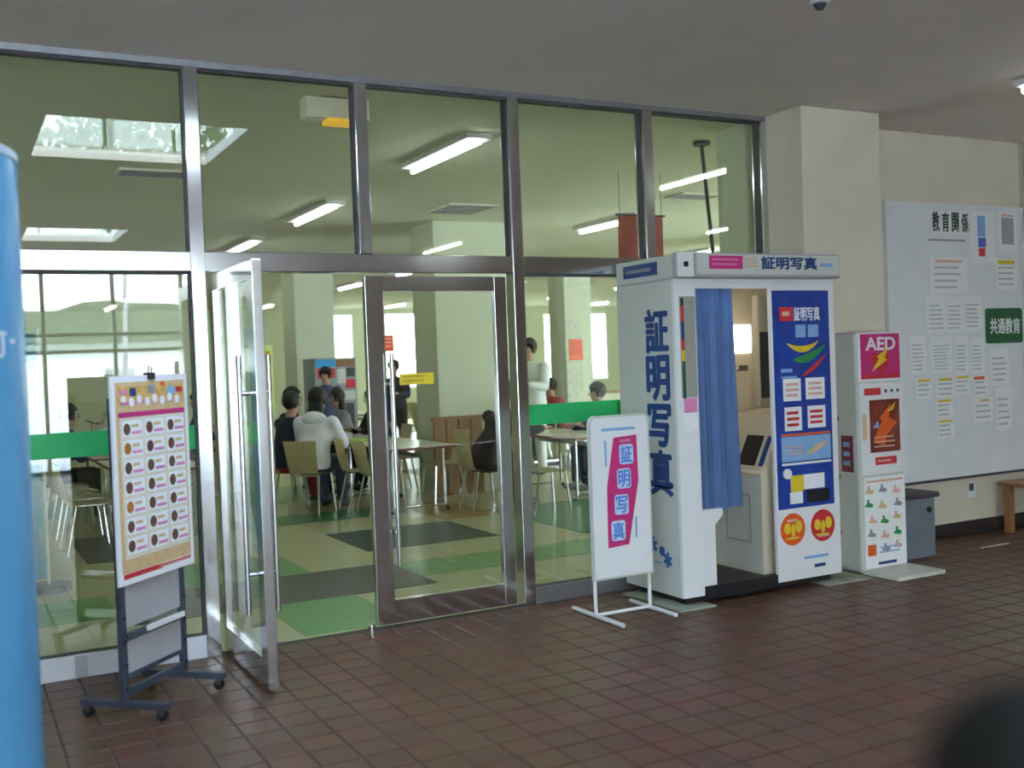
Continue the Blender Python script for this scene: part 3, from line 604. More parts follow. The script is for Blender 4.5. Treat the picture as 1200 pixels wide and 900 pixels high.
pz = lambda f_: Z0 + (Z1 - Z0) * f_; px_ = lambda f_: A0 + (A1 - A0) * f_
def pr(name, x0, x1, z0, z1, y, m, par, d=.001): return obj(name, rect(B(), px_(x0), px_(x1), pz(z0), pz(z1), Fm(y), d), m, par, world=False)
obj('panel', rect(B(), A0, A1, Z0, Z1, Fm(-.02), .012), M_paper, PO, world=False)
pr('tan_border', .045, .955, .055, .97, -.032, M_tan, PO); pr('cream_field', .09, .93, .12, .80, -.033, mat('cream_paper', (.80, .74, .60), .7), PO)
pr('header_band', .07, .94, .865, .95, -.033, mat('mustard_print', (.70, .42, .14), .7, 0, .3, 30), PO)
for k, (mm, x0, x1, z0, z1) in enumerate(((M_navy, .22, .30, .90, .94), (M_pink, .08, .2, .915, .93), (M_grey, .46, .54, .91, .95), (M_lblue, .72, .82, .90, .94), (M_red, .84, .92, .91, .935), (M_orange, .62, .68, .945, .965))): pr('print', x0, x1, z0, z1, -.034, mm, PO)
wrd = B()
for k in range(8): prism(wrd, disc_pts(px_(.14 + k * .1), pz(.885 - .012 * (k % 2)), .02, .022, 10), .001 + .0001 * k, Fm(-.0345))
obj('title_blobs', wrd, M_paper, PO, world=False)
pr('print', .1, .5, .862, .875, -.0345, M_pink, PO); pr('print', .55, .92, .862, .878, -.0345, M_peach, PO)
pr('red_band', .07, .94, .80, .825, -.0345, M_mag, PO); pr('red_footer', .06, .55, .028, .052, -.032, M_red, PO); pr('red_footer', .5, .95, .034, .05, -.0322, mat('pale_red', (.70, .20, .18), .6), PO)
for r in range(7):
    for c in range(3):
        x = .115 + c * .285; z = .705 - r * .094
        cell = pr('menu_cell', x, x + .245, z, z + .078, -.034, M_paper, PO)
        obj('dish_picture', prism(B(), disc_pts(px_(x + .052), pz(z + .038), .026, .028, 14), .001, Fm(-.035)), M_food2 if (r, c) in ((1, 0), (4, 0)) else M_food, cell, world=False)
        pr('print', x + .11, x + .20, z + .045, z + .06, -.035, M_tan, cell, .0008); pr('print', x + .11, x + .235, z + .012, z + .026, -.035, M_pink, cell, .0008)
t = thing('binder_clip', 'black clip gripping the top of the menu poster', 'clip', tuple(C0 + Matrix.Rotation(ang, 3, 'Z') @ Vector((.02, -.03, 1.6))), ang)
obj('jaw', bx(-.025, .025, -.012, .018, -.022, .012), M_black, t, world=False); obj('handle', cyl(cyl(B(), (-.012, 0, .012), (-.005, .0, .045), .003, 6), (.012, 0, .012), (.02, 0, .04), .003, 6), M_black, t, world=False)

# ------------------------------------------------------------------ cafeteria shell
CX0, CX1, CY1 = -3, 21, 24
fc = struct(obj('floor', bx(-6, 21, .05, CY1, -.12, 0), mat('cream_vinyl', (.50, .50, .28), .28, 0, .06, 3)))
M_vg = mat('green_vinyl', (.14, .36, .12), .3, 0, .06, 3); M_vg2 = mat('deep_green_vinyl', (.06, .22, .08), .3, 0, .08, 3); M_vd = mat('charcoal_vinyl', (.075, .075, .07), .35, 0, .08, 3); M_vdg = mat('dark_green_vinyl', (.025, .07, .05), .35, 0, .08, 3)
VP = [(1.83, 2.48, .06, 1.0, M_vg), (1.0, 3.12, 1.0, 1.98, M_vd), (1.2, 2.47, 1.98, 2.95, M_vg), (3.12, 8.0, 1.28, 1.9, M_vg), (3.16, 4.45, 2.58, 3.75, M_vdg), (2.5, 4.4, 4.6, 5.3, M_vg2), (5.1, 8.0, 2.15, 4.2, M_vg2), (.35, .95, 1.35, 2.1, M_vg), (-1.6, .35, .6, 1.35, M_vg2), (1.0, 1.9, 3.6, 5.2, M_vd), (4.45, 5.1, 3.8, 5.2, mat('ochre_vinyl', (.40, .26, .05), .3)), (2.5, 5.2, 6.5, 8.2, M_vg), (6, 9, 7, 9, M_vd), (9, 12, 4, 6, M_vg), (0, 2, 7, 9, M_vg2)]
for a, b_, c, d, m_ in VP: obj('floor_panel', bx(a, b_, c, d, -.01, .0025), m_, fc)
struct(obj('ceiling', bx(-6, 21.1, .055, CY1 + .1, H, H + .14), M_ceil2))
struct(obj('wall_left', bx(-6.15, -6, .05, CY1, 0, H), M_cwall)); struct(obj('wall_right', bx(21, 21.15, .05, CY1, 0, H), M_cwall))
# far wall with window openings
wins = [(10.15, 10.75, .8, 3.18), (11.76, 12.85, .9, 3.2), (13.9, 15.6, .9, 3.2), (17.3, 18.15, .9, 3.12), (19.12, 19.75, .9, 3.12)]
wb = B(); x = -6
for a, b_, c, d in wins:
    box(wb, x, a, CY1, CY1 + .15, 0, H); box(wb, a, b_, CY1, CY1 + .15, 0, c); box(wb, a, b_, CY1, CY1 + .15, d, H); x = b_
box(wb, x, 21, CY1, CY1 + .15, 0, H); struct(obj('wall_far', wb, M_cwall))
for k, (a, b_, c, d) in enumerate(wins):
    w = sthing(f'window_{50 + k}', ((a + b_) / 2, CY1, c)); f = B(); g = .04
    box(f, a, a + g, CY1 + .02, CY1 + .08, c, d); box(f, b_ - g, b_, CY1 + .02, CY1 + .08, c, d); box(f, a + g, b_ - g, CY1 + .02, CY1 + .08, d - g, d); box(f, a + g, b_ - g, CY1 + .02, CY1 + .08, c, c + g)
    obj('window_frame', f, M_white, w); obj('glass_pane', bx(a + g, b_ - g, CY1 + .045, CY1 + .055, c + g, d - g), M_glass, w)
for k, (a, b_, c, d) in enumerate(((5.28, 6.28, 5.7, 6.4), (5.14, 5.82, 11.1, 11.8), (10.35, 10.95, 11.1, 11.7), (5.42, 5.72, .16, .5), (10.5, 11.2, 5.7, 6.4), (16, 16.6, 11.1, 11.7), (10.4, 11, 17, 17.6), (0, .7, 11.1, 11.8))):
    struct(obj('column', bx(a, b_, c, d, 0, H, bev=.01), M_cwall))
# ceiling tubes, grid
rowname = {3.65: 'left', 7.52: 'second', 11.2: 'third', 14.6: 'fourth', 17.85: 'rightmost'}
yy = [(1.12, 2.42), (4.5, 5.9), (7.7, 9.1), (11.0, 12.4), (14.3, 15.7), (17.6, 19.0), (21.0, 22.4)]
ordn = ['nearest', 'second', 'third', 'fourth', 'fifth', 'sixth', 'farthest']
for x in rowname:
    for k, (a, b_) in enumerate(yy):
        if (x == 7.52 and k == 0) or (x > 11 and k < 2) or (x > 14 and k < 3): continue
        a2, b2 = a, b_
        tube_lamp(f'added unseen fluorescent tube lamp, {ordn[k]} from the glass in the {rowname[x]} ceiling row', x, a2, b2, 'fluorescent lamps on the cafeteria ceiling', w=.22)
for k in range(5): tube_lamp(f'added unseen fluorescent tube lamp, {ordn[k]} from the glass in the ceiling row left of view', -.6, *yy[k], 'fluorescent lamps on the cafeteria ceiling', w=.22)  # lamp row added out of view to brighten the upper left cafeteria
# ceiling vents, hanging box, pole, red sheet for a reflection
for (x0, x1, y0, y1, lb) in ((1.35, 1.95, 3.25, 3.6, 'dark ceiling vent seen above the leftmost panes'), (4.9, 5.5, 4.35, 5.05, 'square ceiling vent near the big column'), (7.05, 7.6, 3.05, 3.4, 'dark ceiling vent seen in the rightmost upper pane')):
    v = thing('ceiling_vent', lb, 'vent', ((x0 + x1) / 2, (y0 + y1) / 2, H), 0, 'vents in the cafeteria ceiling')
    f = B(); box(f, x0, x1, y0, y0 + .03, H - .02, H - .001); box(f, x0, x1, y1 - .03, y1, H - .02, H - .001); box(f, x0, x0 + .03, y0 + .03, y1 - .03, H - .02, H - .001); box(f, x1 - .03, x1, y0 + .03, y1 - .03, H - .02, H - .001); obj('frame', f, M_ceil2, v)
    ns = 5; 
    for s in range(ns): yk = y0 + .04 + (y1 - y0 - .1) * s / (ns - 1); obj('slat', bx(x0 + .03, x1 - .03, yk, yk + .02, H - .018, H - .004), M_grey, v)
t = thing('hanging_sign_box', 'cream box with a yellow strip hanging under the ceiling behind the glass', 'sign box', (2.29, .47, 3.3))
obj('box', bx(2.075, 2.50, .40, .53, 3.195, 3.325, bev=.004), mat('cream_plastic', (.60, .58, .46), .5, emit=.12), t); obj('yellow_strip', bx(2.22, 2.40, .39, .53, 3.17, 3.195), mat('amber_lens', (.9, .5, .02), .4, emit=.5), t); obj('bracket', bx(2.2, 2.36, .44, .49, 3.325, 3.345), M_dark, t)
t = thing('ceiling_pole', 'thin dark rod hanging from a ceiling flange in the rightmost upper pane', 'rod', (5.85, 1.05, H))
obj('flange', cyl(B(), (5.55, .84, H - .03), (5.55, .84, H - .001), .07, 20), M_dark, t, smooth=True); obj('rod', cyl(B(), (5.55, .84, H - .03), (5.66, .86, 2.3), .016, 10), M_dark, t, smooth=True)
t = thing('red_reflection_sheet', 'pale red sheet standing for a glass reflection above the photo booth', 'banner', (5.9, 2.2, 2.9))  # red cloth stands in for a red reflection in the panes
cb = B(); V = [[cb.verts.new((5.62 + .52 * i / 12, 2.2 + .012 * math.sin(i * 1.1 + r * .3), 2.93 - .55 * r / 6)) for i in range(13)] for r in range(7)]
for r in range(6):
    for i in range(12): cb.faces.new((V[r][i], V[r][i + 1], V[r + 1][i + 1], V[r + 1][i]))
bmesh.ops.solidify(cb, geom=cb.faces[:], thickness=.003); obj('cloth', cb, mat('red_reflection_cloth', (.55, .16, .13), .8), t, smooth=True); obj('rod', cyl(B(), (5.6, 2.2, 2.94), (6.16, 2.2, 2.94), .01), M_dark, t); obj('cord', cyl(cyl(B(), (5.64, 2.2, 2.94), (5.64, 2.2, H), .003, 6), (6.12, 2.2, 2.94), (6.12, 2.2, H), .003, 6), M_dark, t)

# ------------------------------------------------------------------ cafeteria furniture
def shell(bm, prof, w0, w1, th, curve=.03):
    K = 8; V = []
    for k, (x, z) in enumerate(prof):
        w = w0 + (w1 - w0) * k / (len(prof) - 1); V.append([bm.verts.new((x - curve * (1 - (2 * i / K - 1) ** 2), (i / K - .5) * w, z)) for i in range(K + 1)])
    for k in range(len(prof) - 1):
        for i in range(K): bm.faces.new((V[k][i], V[k][i + 1], V[k + 1][i + 1], V[k + 1][i]))
    bmesh.ops.solidify(bm, geom=bm.faces[:], thickness=th); return bm
def make_chair(name, label, loc, rz, group):
    t = thing(name, label, 'chair', loc, rz, group)      # faces +x
    s = B(); V = []
    for k in range(7):
        x = -.20 + .42 * k / 6; z = .44 + (.012 if k == 0 else 0) - (.02 if k == 6 else 0)
        V.append([s.verts.new((x, (i / 6 - .5) * (.40 if k < 6 else .36), z + .01 * (2 * i / 6 - 1) ** 2)) for i in range(7)])
    for k in range(6):
        for i in range(6): s.faces.new((V[k][i], V[k][i + 1], V[k + 1][i + 1], V[k + 1][i]))
    bmesh.ops.solidify(s, geom=s.faces[:], thickness=.014); obj('seat', s, M_ply, t, world=False, smooth=True)
    obj('backrest', shell(B(), [(-.19, .45), (-.215, .50), (-.235, .58), (-.25, .66), (-.265, .74), (-.28, .80), (-.285, .82)], .34, .41, .014), M_ply, t, world=False, smooth=True)
    for sx_, sy_ in ((1, 1), (1, -1), (-1, 1), (-1, -1)): obj('leg', cyl(B(), (.15 * sx_, .15 * sy_, .43), (.19 * sx_ - (.05 if sx_ < 0 else 0), .18 * sy_, 0), .011, 8), M_chrome, t, world=False, smooth=True)
    f = B(); cyl(f, (.15, -.15, .425), (.15, .15, .425), .009, 6); cyl(f, (-.15, -.15, .425), (-.15, .15, .425), .009, 6); cyl(f, (-.15, 0, .425), (.15, 0, .425), .009, 6); obj('seat_frame', f, M_chrome, t, world=False)
    return t
def dup(root, loc, rz, label, group):
    r = root.copy(); COL.objects.link(r); r.location = loc; r.rotation_euler = (0, 0, rz); r['label'] = label
    if group: r['group'] = group
    def kids(a, b_):
        for ch in [o for o in KID.get(a.name, [])]:
            c = ch.copy(); COL.objects.link(c); c.parent = b_; kids(ch, c)
    kids(root, r); return r
KID = {}
def index_kids(root):
    for c in root.children: KID.setdefault(root.name, []).append(c); index_kids(c)
def make_table(loc, label, group):
    t = thing('dining_table', label, 'table', loc, 0, group)     # .8 (x) by 1.7 (y), origin at centre
    obj('tabletop', bx(-.40, .40, -.85, .85, .70, .722), M_ttop, t, world=False); e = B(); box(e, -.405, -.40, -.855, .855, .695, .723); box(e, .40, .405, -.855, .855, .695, .723); box(e, -.40, .40, -.855, -.85, .695, .723); box(e, -.40, .40, .85, .855, .695, .723); obj('edge_band', e, M_edge, t, world=False)
    for s in (-1, 1):
        for u in (-1, 1): obj('leg', cyl(B(), (u * .30, s * .68, .07), (u * .30, s * .68, .70), .018, 8), M_chrome, t, world=False, smooth=True)
        obj('foot_rail', bx(-.36, .36, s * .68 - .018, s * .68 + .018, .05, .075), M_chrome, t, world=False)
        for u in (-1, 1): obj('caster', cyl(B(), (u * .33 - .012, s * .68, .026), (u * .33 + .012, s * .68, .026), .025, 12), M_black, t, world=False)
    obj('stretcher', bx(-.02, .02, -.66, .66, .60, .64), M_steeld, t, world=False)
    return t
TABLES = [(4.48, 5.2, 'front table behind the closed glass door'), (4.48, 7.0, 'second table behind the closed glass door'), (6.5, 4.75, 'front table behind the right green band'),
          (1.75, 4.9, 'front table behind the left pane'), (1.75, 6.8, 'second table behind the left pane'), (2.75, 9.8, 'table deep behind the open door leaf'), (7.9, 8.6, 'nearer table left of the orange notice'), (7.9, 10.6, 'farther table left of the orange notice'),
          (3.6, 12.9, 'farthest table behind the left pane'), (10.0, 9.0, 'table before the pale notice column'), (9.6, 14.2, 'farthest table before the bright windows'), (6.9, 13.5, 'far table behind the standing dark jacket'), (2.9, 16.5, 'last table at the far left wall')]
tp = make_table((TABLES[0][0], TABLES[0][1], 0), TABLES[0][2] + ', pale with red edge', 'cafeteria dining tables'); index_kids(tp)
for x, y, lb in TABLES[1:]: dup(tp, (x, y, 0), 0, lb + ', pale with red edge', 'cafeteria dining tables')
chs = []
for k, (x, y, lb) in enumerate(TABLES):
    for side in (-1, 1):
        for j, dy in enumerate((-.60, 0, .60)):
            if k == 0 and side == 1 and j != 1: continue
            cx = x + side * .62; cy = y + dy; rz = (0 if side < 0 else PI) + random.uniform(-.12, .12)
            if k == 0 and side < 0: cx, cy, rz = ((4.13, 4.70, .05), (4.10, 5.22, -.05), (3.56, 5.38, .8))[j]
            if k == 1 and side < 0: cx, cy, rz = ((3.46, 6.12, .2), (3.62, 6.62, .1), (3.80, 7.4, 0))[j]
            if k == 2 and side < 0: cx = (5.55, 5.14, 5.55)[j]; cy = (3.62, 4.24, 5.1)[j]
            if k == 0 and side > 0: cx = x + .58
            chs.append((cx, cy, rz, f'cream chair, {["front", "middle", "rear"][j]} {["left", "right"][side > 0]} seat at the {lb}'))
cp = make_chair('cafeteria_chair', chs[0][3], (chs[0][0], chs[0][1], 0), chs[0][2], 'cream cafeteria chairs'); index_kids(cp)
for x, y, rz, lb in chs[1:]: dup(cp, (x, y, 0), rz, lb, 'cream cafeteria chairs')

# brown partition and small things
t = thing('low_partition', 'low brown wooden partition before the big column', 'partition', (5.5, 5.62, 0))
for k in range(4): obj('panel', bx(5.16 + k * .165, 5.31 + k * .165, 5.60, 5.64, 0, .92), M_brown, t)
obj('top_rail', bx(5.14, 5.83, 5.58, 5.66, .92, .96), M_brown, t)
t = thing('vending_machine', 'display machine with blue and red panels behind the diners', 'vending machine', (5.33, 10.0, 0))
obj('body', bx(5.0, 5.68, 9.72, 10.3, .0, 1.76, bev=.01), mat('machine_grey', (.30, .34, .36), .5), t)
for (x0, x1, z0, z1, mm) in ((5.02, 5.34, 1.62, 1.74, mat('azure', (.02, .25, .55), .5, emit=.1)), (5.04, 5.16, 1.45, 1.60, M_red), (5.2, 5.33, 1.45, 1.60, M_red), (5.36, 5.66, 1.62, 1.74, M_brown), (5.36, 5.5, 1.36, 1.58, M_offw), (5.52, 5.65, 1.46, 1.60, M_dark), (5.5, 5.65, 1.28, 1.42, M_red), (5.04, 5.3, .7, 1.25, M_lblue), (5.36, 5.65, 1.1, 1.24, M_offw), (5.36, 5.62, .4, 1.05, M_dark)): obj('display_panel', rect(B(), x0, x1, z0, z1, front(9.72), .01), mm, t)
t = thing('glowing_poster_board', 'yellow-green menu poster panel with added glow beside the rear column', 'panel', (5.3, 13.6, 0))
obj('post', bx(5.1, 5.2, 13.6, 13.66, 0, .9), M_dark, t); obj('board', bx(4.95, 5.42, 13.55, 13.62, .8, 2.08), mat('lime_panel', (.50, .62, .22), .5, emit=.25), t)  # poster board made to glow by emission, no lamp inside
for k in range(4): obj('print_block', rect(B(), 5.0, 5.36, .9 + .29 * k, 1.1 + .29 * k, front(13.55), .004), [M_paper, M_tan, M_paper, M_yellow][k], t)
p = obj('notice', rect(B(), 10.42, 10.72, 1.58, 1.98, front(11.1), .01), M_orange); tag(p, 'orange notice on the pale column among the far diners', 'notice')
t = thing('counter', 'pale serving counter at the far right', 'counter', (12, 14.5, 0)); obj('top', bx(10.9, 14.5, 12.6, 13.1, .86, .9), M_wood, t); obj('front', bx(10.95, 14.45, 12.65, 13.05, 0, .86), M_cwall, t)
t = thing('food_tray', 'lime green tray with cups on the front table', 'tray', (4.3, 6.0, .723)); obj('tray', bx(4.12, 4.5, 5.75, 6.02, .724, .74, bev=.004), mat('lime', (.35, .62, .05), .5), t)
for x, y in ((4.2, 6.2), (4.35, 6.35), (4.6, 5.9)): tag(obj('cup', cyl(B(), (x, y, .723), (x, y, .80), .03, 16, r1=.036), M_white, smooth=True), {4.2: 'white cup left of the lime tray', 4.35: 'white cup behind the lime tray', 4.6: 'white cup right of the lime tray'}[x], 'cup', 'cups around the lime tray')
# light blue banner on a pole inside the left pane
t = thing('banner_flag', 'sky blue tall banner on a pole inside the left pane', 'banner', (.45, 2.6, 0))
obj('base', cyl(B(), (.62, 2.6, 0), (.62, 2.6, .05), .16, 20), M_dark, t, smooth=True); obj('pole', cyl(B(), (.62, 2.6, .05), (.62, 2.6, 1.98), .012, 8), M_white, t, smooth=True)
cb = B(); V = [[cb.verts.new((.60 - .42 * i / 10, 2.6 + .02 * math.sin(i * .9 + r * .35), 1.95 - 1.85 * r / 14)) for i in range(11)] for r in range(15)]
for r in range(14):
    for i in range(10): cb.faces.new((V[r][i], V[r][i + 1], V[r + 1][i + 1], V[r + 1][i]))
bmesh.ops.solidify(cb, geom=cb.faces[:], thickness=.003); obj('cloth', cb, mat('sky_cloth', (.10, .50, .70), .8), t, smooth=True)

# ------------------------------------------------------------------ people
def skinmesh(nodes, edges, root=0, sub=1):
    bm = B(); L = bm.verts.layers.skin.verify(); vs = []
    for (p, r) in nodes:
        v = bm.verts.new(p); v[L].radius = (r if isinstance(r, tuple) else (r, r)); vs.append(v)
    vs[root][L].use_root = True
    for a, b_ in edges: bm.edges.new((vs[a], vs[b_]))
    me = bpy.data.meshes.new('s'); bm.to_mesh(me); bm.free(); o = bpy.data.objects.new('s', me); COL.objects.link(o)
    m1 = o.modifiers.new('k', 'SKIN'); m1.use_smooth_shade = True; m2 = o.modifiers.new('u', 'SUBSURF'); m2.levels = sub
    dg = bpy.context.evaluated_depsgraph_get(); r = bpy.data.meshes.new_from_object(o.evaluated_get(dg)); bpy.data.objects.remove(o); bpy.data.meshes.remove(me); r.materials.clear(); return r
def loft(bm, rings, n=18):
    V = [[bm.verts.new((c[0] + rx * math.cos(2 * PI * i / n), c[1] + ry * math.sin(2 * PI * i / n), c[2])) for i in range(n)] for c, rx, ry in rings]
    for a, b_ in zip(V, V[1:]):
        for i in range(n): bm.faces.new((a[i], a[(i + 1) % n], b_[(i + 1) % n], b_[i]))
    bm.faces.new(V[0][::-1]); bm.faces.new(V[-1])
def limb(bm, pts):
    for (a, ra), (b_, rb_) in zip(pts, pts[1:]): cyl(bm, a, b_, ra, 12, r1=rb_); ball(bm, b_, rb_, sub=2)
    ball(bm, pts[0][0], pts[0][1], sub=2)
def fuse(bm, vox=.022):
    bmesh.ops.recalc_face_normals(bm, faces=bm.faces); me = bpy.data.meshes.new('f'); bm.to_mesh(me); bm.free(); o = bpy.data.objects.new('f', me); COL.objects.link(o)
    m = o.modifiers.new('r', 'REMESH'); m.mode = 'VOXEL'; m.voxel_size = vox; m2 = o.modifiers.new('s', 'SMOOTH'); m2.iterations = 4; m2.factor = .6
    dg = bpy.context.evaluated_depsgraph_get(); r = bpy.data.meshes.new_from_object(o.evaluated_get(dg)); bpy.data.objects.remove(o); bpy.data.meshes.remove(me); r.materials.clear(); return r
M_skin = mat('skin', (.50, .30, .21), .6); M_hair = mat('black_hair', (.012, .010, .010), .55, 0, .3, 20)
def person(label, loc, rz, top, bottom, seated=True, lean=.08, hair='short', hairm=None, topm=None, arms='table', hood=False, turn=0, scale=1, group=None):
    t = thing('person', label, 'person', loc, rz, group); t.scale = (scale,) * 3
    hz = .50 if seated else .90; x0 = -.06 if seated else 0
    pel = (x0, 0, hz); bel = (x0 + lean * .2, 0, hz + .16); che = (x0 + lean * .8, 0, hz + .38); nk = (x0 + lean * 1.05 + .01, 0, hz + .52)
    hd1 = (nk[0] + .015 + lean * .2, 0, nk[2] + .10); hd2 = (hd1[0] + .01, 0, hd1[2] + .10)
    nodes = [(pel, .10), (bel, .085), (che, .085), (nk, .050), (hd1, (.080, .080)), (hd2, (.084, .084))]
    edges = [(0, 1), (1, 2), (2, 3), (3, 4), (4, 5)]
    tb_ = B(); bb_ = B()
    loft(tb_, [((pel[0], 0, hz - .04), .165, .20), (pel, .16, .19), (bel, .135, .175), ((che[0], 0, che[2] - .06), .14, .19), ((che[0], 0, che[2] + .05), .12, .20), ((nk[0] - .01, 0, nk[2] - .04), .085, .12), ((nk[0], 0, nk[2] + .01), .065, .068)])
    loft(bb_, [((pel[0], 0, hz - .11), .12, .15), ((pel[0], 0, hz), .15, .18), ((pel[0], 0, hz + .1), .135, .165)])
    for s in (-1, 1):
        sh = (che[0], s * .19, che[2] + .06)
        if arms == 'table': el = (sh[0] + .13, s * .25, sh[2] - .24); wr = (el[0] + .22, s * .14, max(el[2] + .04, .78 if seated else 0))
        elif arms == 'reach': el = (sh[0] + .2, s * .22, sh[2] - .16); wr = (el[0] + .24, s * .16, el[2] + .02)
        else: el = (sh[0] - .02, s * .25, sh[2] - .28); wr = (el[0] + .06, s * .24, el[2] - .25)
        i0 = len(nodes); nodes += [(sh, .055), (el, .040), (wr, .028)]; edges += [(2, i0), (i0, i0 + 1), (i0 + 1, i0 + 2)]
        d = (Vector(wr) - Vector(el)).normalized(); side = Vector((0, 1, 0)); palm = Vector(wr) + d * .07; nodes.append((tuple(palm), (.036, .018))); edges.append((i0 + 2, i0 + 3))
        for k, (off, ln) in enumerate(((-.027, .055), (-.009, .07), (.009, .075), (.027, .062))):
            a = palm + side * off + d * .03; b_ = a + d * ln * .5 - Vector((0, 0, .006)); c = b_ + d * ln * .5 - Vector((0, 0, .02)); j = len(nodes); nodes += [(tuple(a), .009), (tuple(b_), .0085), (tuple(c), .007)]; edges += [(i0 + 3, j), (j, j + 1), (j + 1, j + 2)]
        a = Vector(wr) + d * .03 - side * s * .03; b_ = a + d * .03 - side * s * .02; j = len(nodes); nodes += [(tuple(a), .011), (tuple(b_), .009)]; edges += [(i0 + 2, j), (j, j + 1)]
        limb(tb_, [(sh, .078), (el, .060), (tuple(Vector(wr) - d * .02), .047)])
        hip = (pel[0] + .01, s * .09, hz - .02); kn = (pel[0] + .42, s * .11, .50) if seated else (.02, s * .10, .50); an = (kn[0] + .02, s * .11, .09) if seated else (0, s * .11, .09)
        i0 = len(nodes); nodes += [(hip, .085), (kn, .055), (an, .038), ((an[0] + .11, an[1], .04), .032)]; edges += [(0, i0), (i0, i0 + 1), (i0 + 1, i0 + 2), (i0 + 2, i0 + 3)]
        limb(bb_, [(hip, .105), (kn, .078), ((an[0], an[1], an[2] + .02), .062)])
        so = B(); ball(so, (an[0] + .06, an[1], .045), .05, 2.6, .95, .85, 2); obj('shoe', so, M_dark, t, world=False, smooth=True)
    obj('body', skinmesh(nodes, edges), M_skin, t, world=False); obj('jacket', fuse(tb_), topm, t, world=False, smooth=True); obj('trousers', fuse(bb_), bottom, t, world=False, smooth=True)
    hc = Vector(((hd1[0] + hd2[0]) / 2, 0, (hd1[2] + hd2[2]) / 2 + .01))
    fb = B(); ball(fb, hc + Vector((.095, 0, -.02)), .016, 1, .8, 1.4, 1); [ball(fb, hc + Vector((.0, s * .088, -.01)), .022, .6, .4, 1.3, 1) for s in (-1, 1)]; obj('nose_and_ears', fb, M_skin, t, world=False, smooth=True)
    ey = B(); [ball(ey, hc + Vector((.083, s * .035, .012)), .010, .5, 1.2, .8, 1) for s in (-1, 1)]; obj('eyes', ey, M_black, t, world=False, smooth=True)
    obj('mouth', ball(B(), hc + Vector((.083, 0, -.062)), .018, .3, 1, .25, 1), M_red, t, world=False)
    hb = B(); ball(hb, hc + Vector((-.022, 0, .03)), .112, .98, .95, 1.02, 3)
    for v in hb.verts:
        if v.co.x > hc.x + .035 and v.co.z < hc.z + .055: v.co.x = hc.x + .035
        v.co += (v.co - hc).normalized() * .006 * noise.noise(v.co * 22)
    if hair == 'long': ball(hb, hc + Vector((-.07, 0, -.12)), .10, .62, .95, 1.75, 2)
    if hair == 'cap': ball(hb, hc + Vector((0, 0, .09)), .10, 1.05, 1, .5, 2)
    obj('hair', hb, hairm or M_hair, t, world=False, smooth=True)
    if hood: obj('hood', ball(B(), (nk[0] - .09, 0, nk[2] - .035), .13, .62, 1.05, .6, 3), topm, t, world=False, smooth=True)
    return t
cl = lambda n_, c: mat(n_, c, .85, 0, .08, 8)
white_c = cl('white_fleece', (.80, .80, .88)); navy_c = cl('navy_cloth', (.012, .018, .04)); denim = cl('denim', (.06, .08, .14)); blk = cl('black_cloth', (.012, .012, .016)); redc = cl('red_floral', (.25, .03, .03)); coatw = cl('kitchen_white', (.70, .73, .74)); gry = cl('grey_cloth', (.2, .2, .22))
person('person in a white hooded sweater and jeans seated with back turned', (3.62, 5.42, 0), .8, None, denim, topm=white_c, hood=True, hair='long', lean=.12, scale=1.06)
person('person in a navy jacket seated left of the white hooded sweater', (3.50, 6.12, 0), .2, None, redc, topm=navy_c, lean=.1, scale=1.02)
person('dark-haired person in navy leaning in at the rear of the front row', (3.70, 6.62, 0), .0, None, navy_c, topm=navy_c, lean=.06, scale=1.06, hair='short')
person('long-haired person in black facing the glass across the table', (5.1, 7.2, 0), PI + .2, None, blk, topm=blk, hair='long', lean=.15)
person('person standing in a dark jacket behind the yellow sticker', (6.72, 10.7, 0), PI + .9, None, blk, seated=False, topm=navy_c, arms='table', lean=.05)
person('person standing before the blue and red display machine', (5.02, 9.2, 0), PI + .9, None, gry, seated=False, topm=cl('dull_blue', (.08, .10, .2)), arms='down', lean=.02, scale=.95)
person('person in a black jacket bending over the table by the door frame', (5.17, 4.22, 0), .1, None, blk, topm=blk, lean=.27, arms='reach', scale=1.06)
person('cook in a white coat with dark hair standing at far right', (7.25, 6.9, 0), PI + .6, None, coatw, seated=False, topm=coatw, lean=.03, scale=1.12, arms='table')
person('person in a pale shirt bending over a table behind the left pane', (2.3, 13.2, 0), .3, None, blk, topm=coatw, lean=.3, arms='reach')
person('person in red seated behind the left pane beside the pale shirt', (2.95, 12.6, 0), .2, None, blk, topm=cl('red_cloth', (.35, .03, .03)), lean=.12)
person('person in black seated far behind the first steel mullion', (3.3, 9.8, 0), PI, None, blk, topm=blk, lean=.1)
person('small dark-clad person standing just right of the door frame', (9.1, 10.5, 0), PI, None, blk, seated=False, topm=gry, lean=.05, scale=.9, arms='down')
person('person in white standing before the bright far window', (10.1, 12.3, 0), PI + .5, None, coatw, seated=False, topm=coatw, lean=.05, arms='table')
person('person in a red top seated under the bright far window', (8.55, 8.5, 0), PI, None, blk, topm=cl('red_knit', (.4, .04, .05)), lean=.1)
person('person in a navy top seated facing away near the pale column', (7.2, 8.2, 0), 0, None, blk, topm=navy_c, lean=.16)
person('black-haired person seated right at the front table by the green band', (7.15, 4.9, 0), PI, None, blk, topm=blk, lean=.12)

person('person in grey seated beyond the rear of the second table', (4.95, 8.3, 0), PI - .2, None, blk, topm=gry, lean=.1, hair='long')
person('person in dark blue seated low behind the poster stand', (1.1, 6.8, 0), .1, None, blk, topm=cl('dark_blue_knit', (.03, .05, .14)), lean=.12)
person('person in maroon seated at the right of the second left-pane table', (2.42, 7.0, 0), PI, None, blk, topm=cl('maroon_knit', (.16, .02, .03)), lean=.14, hair='long')
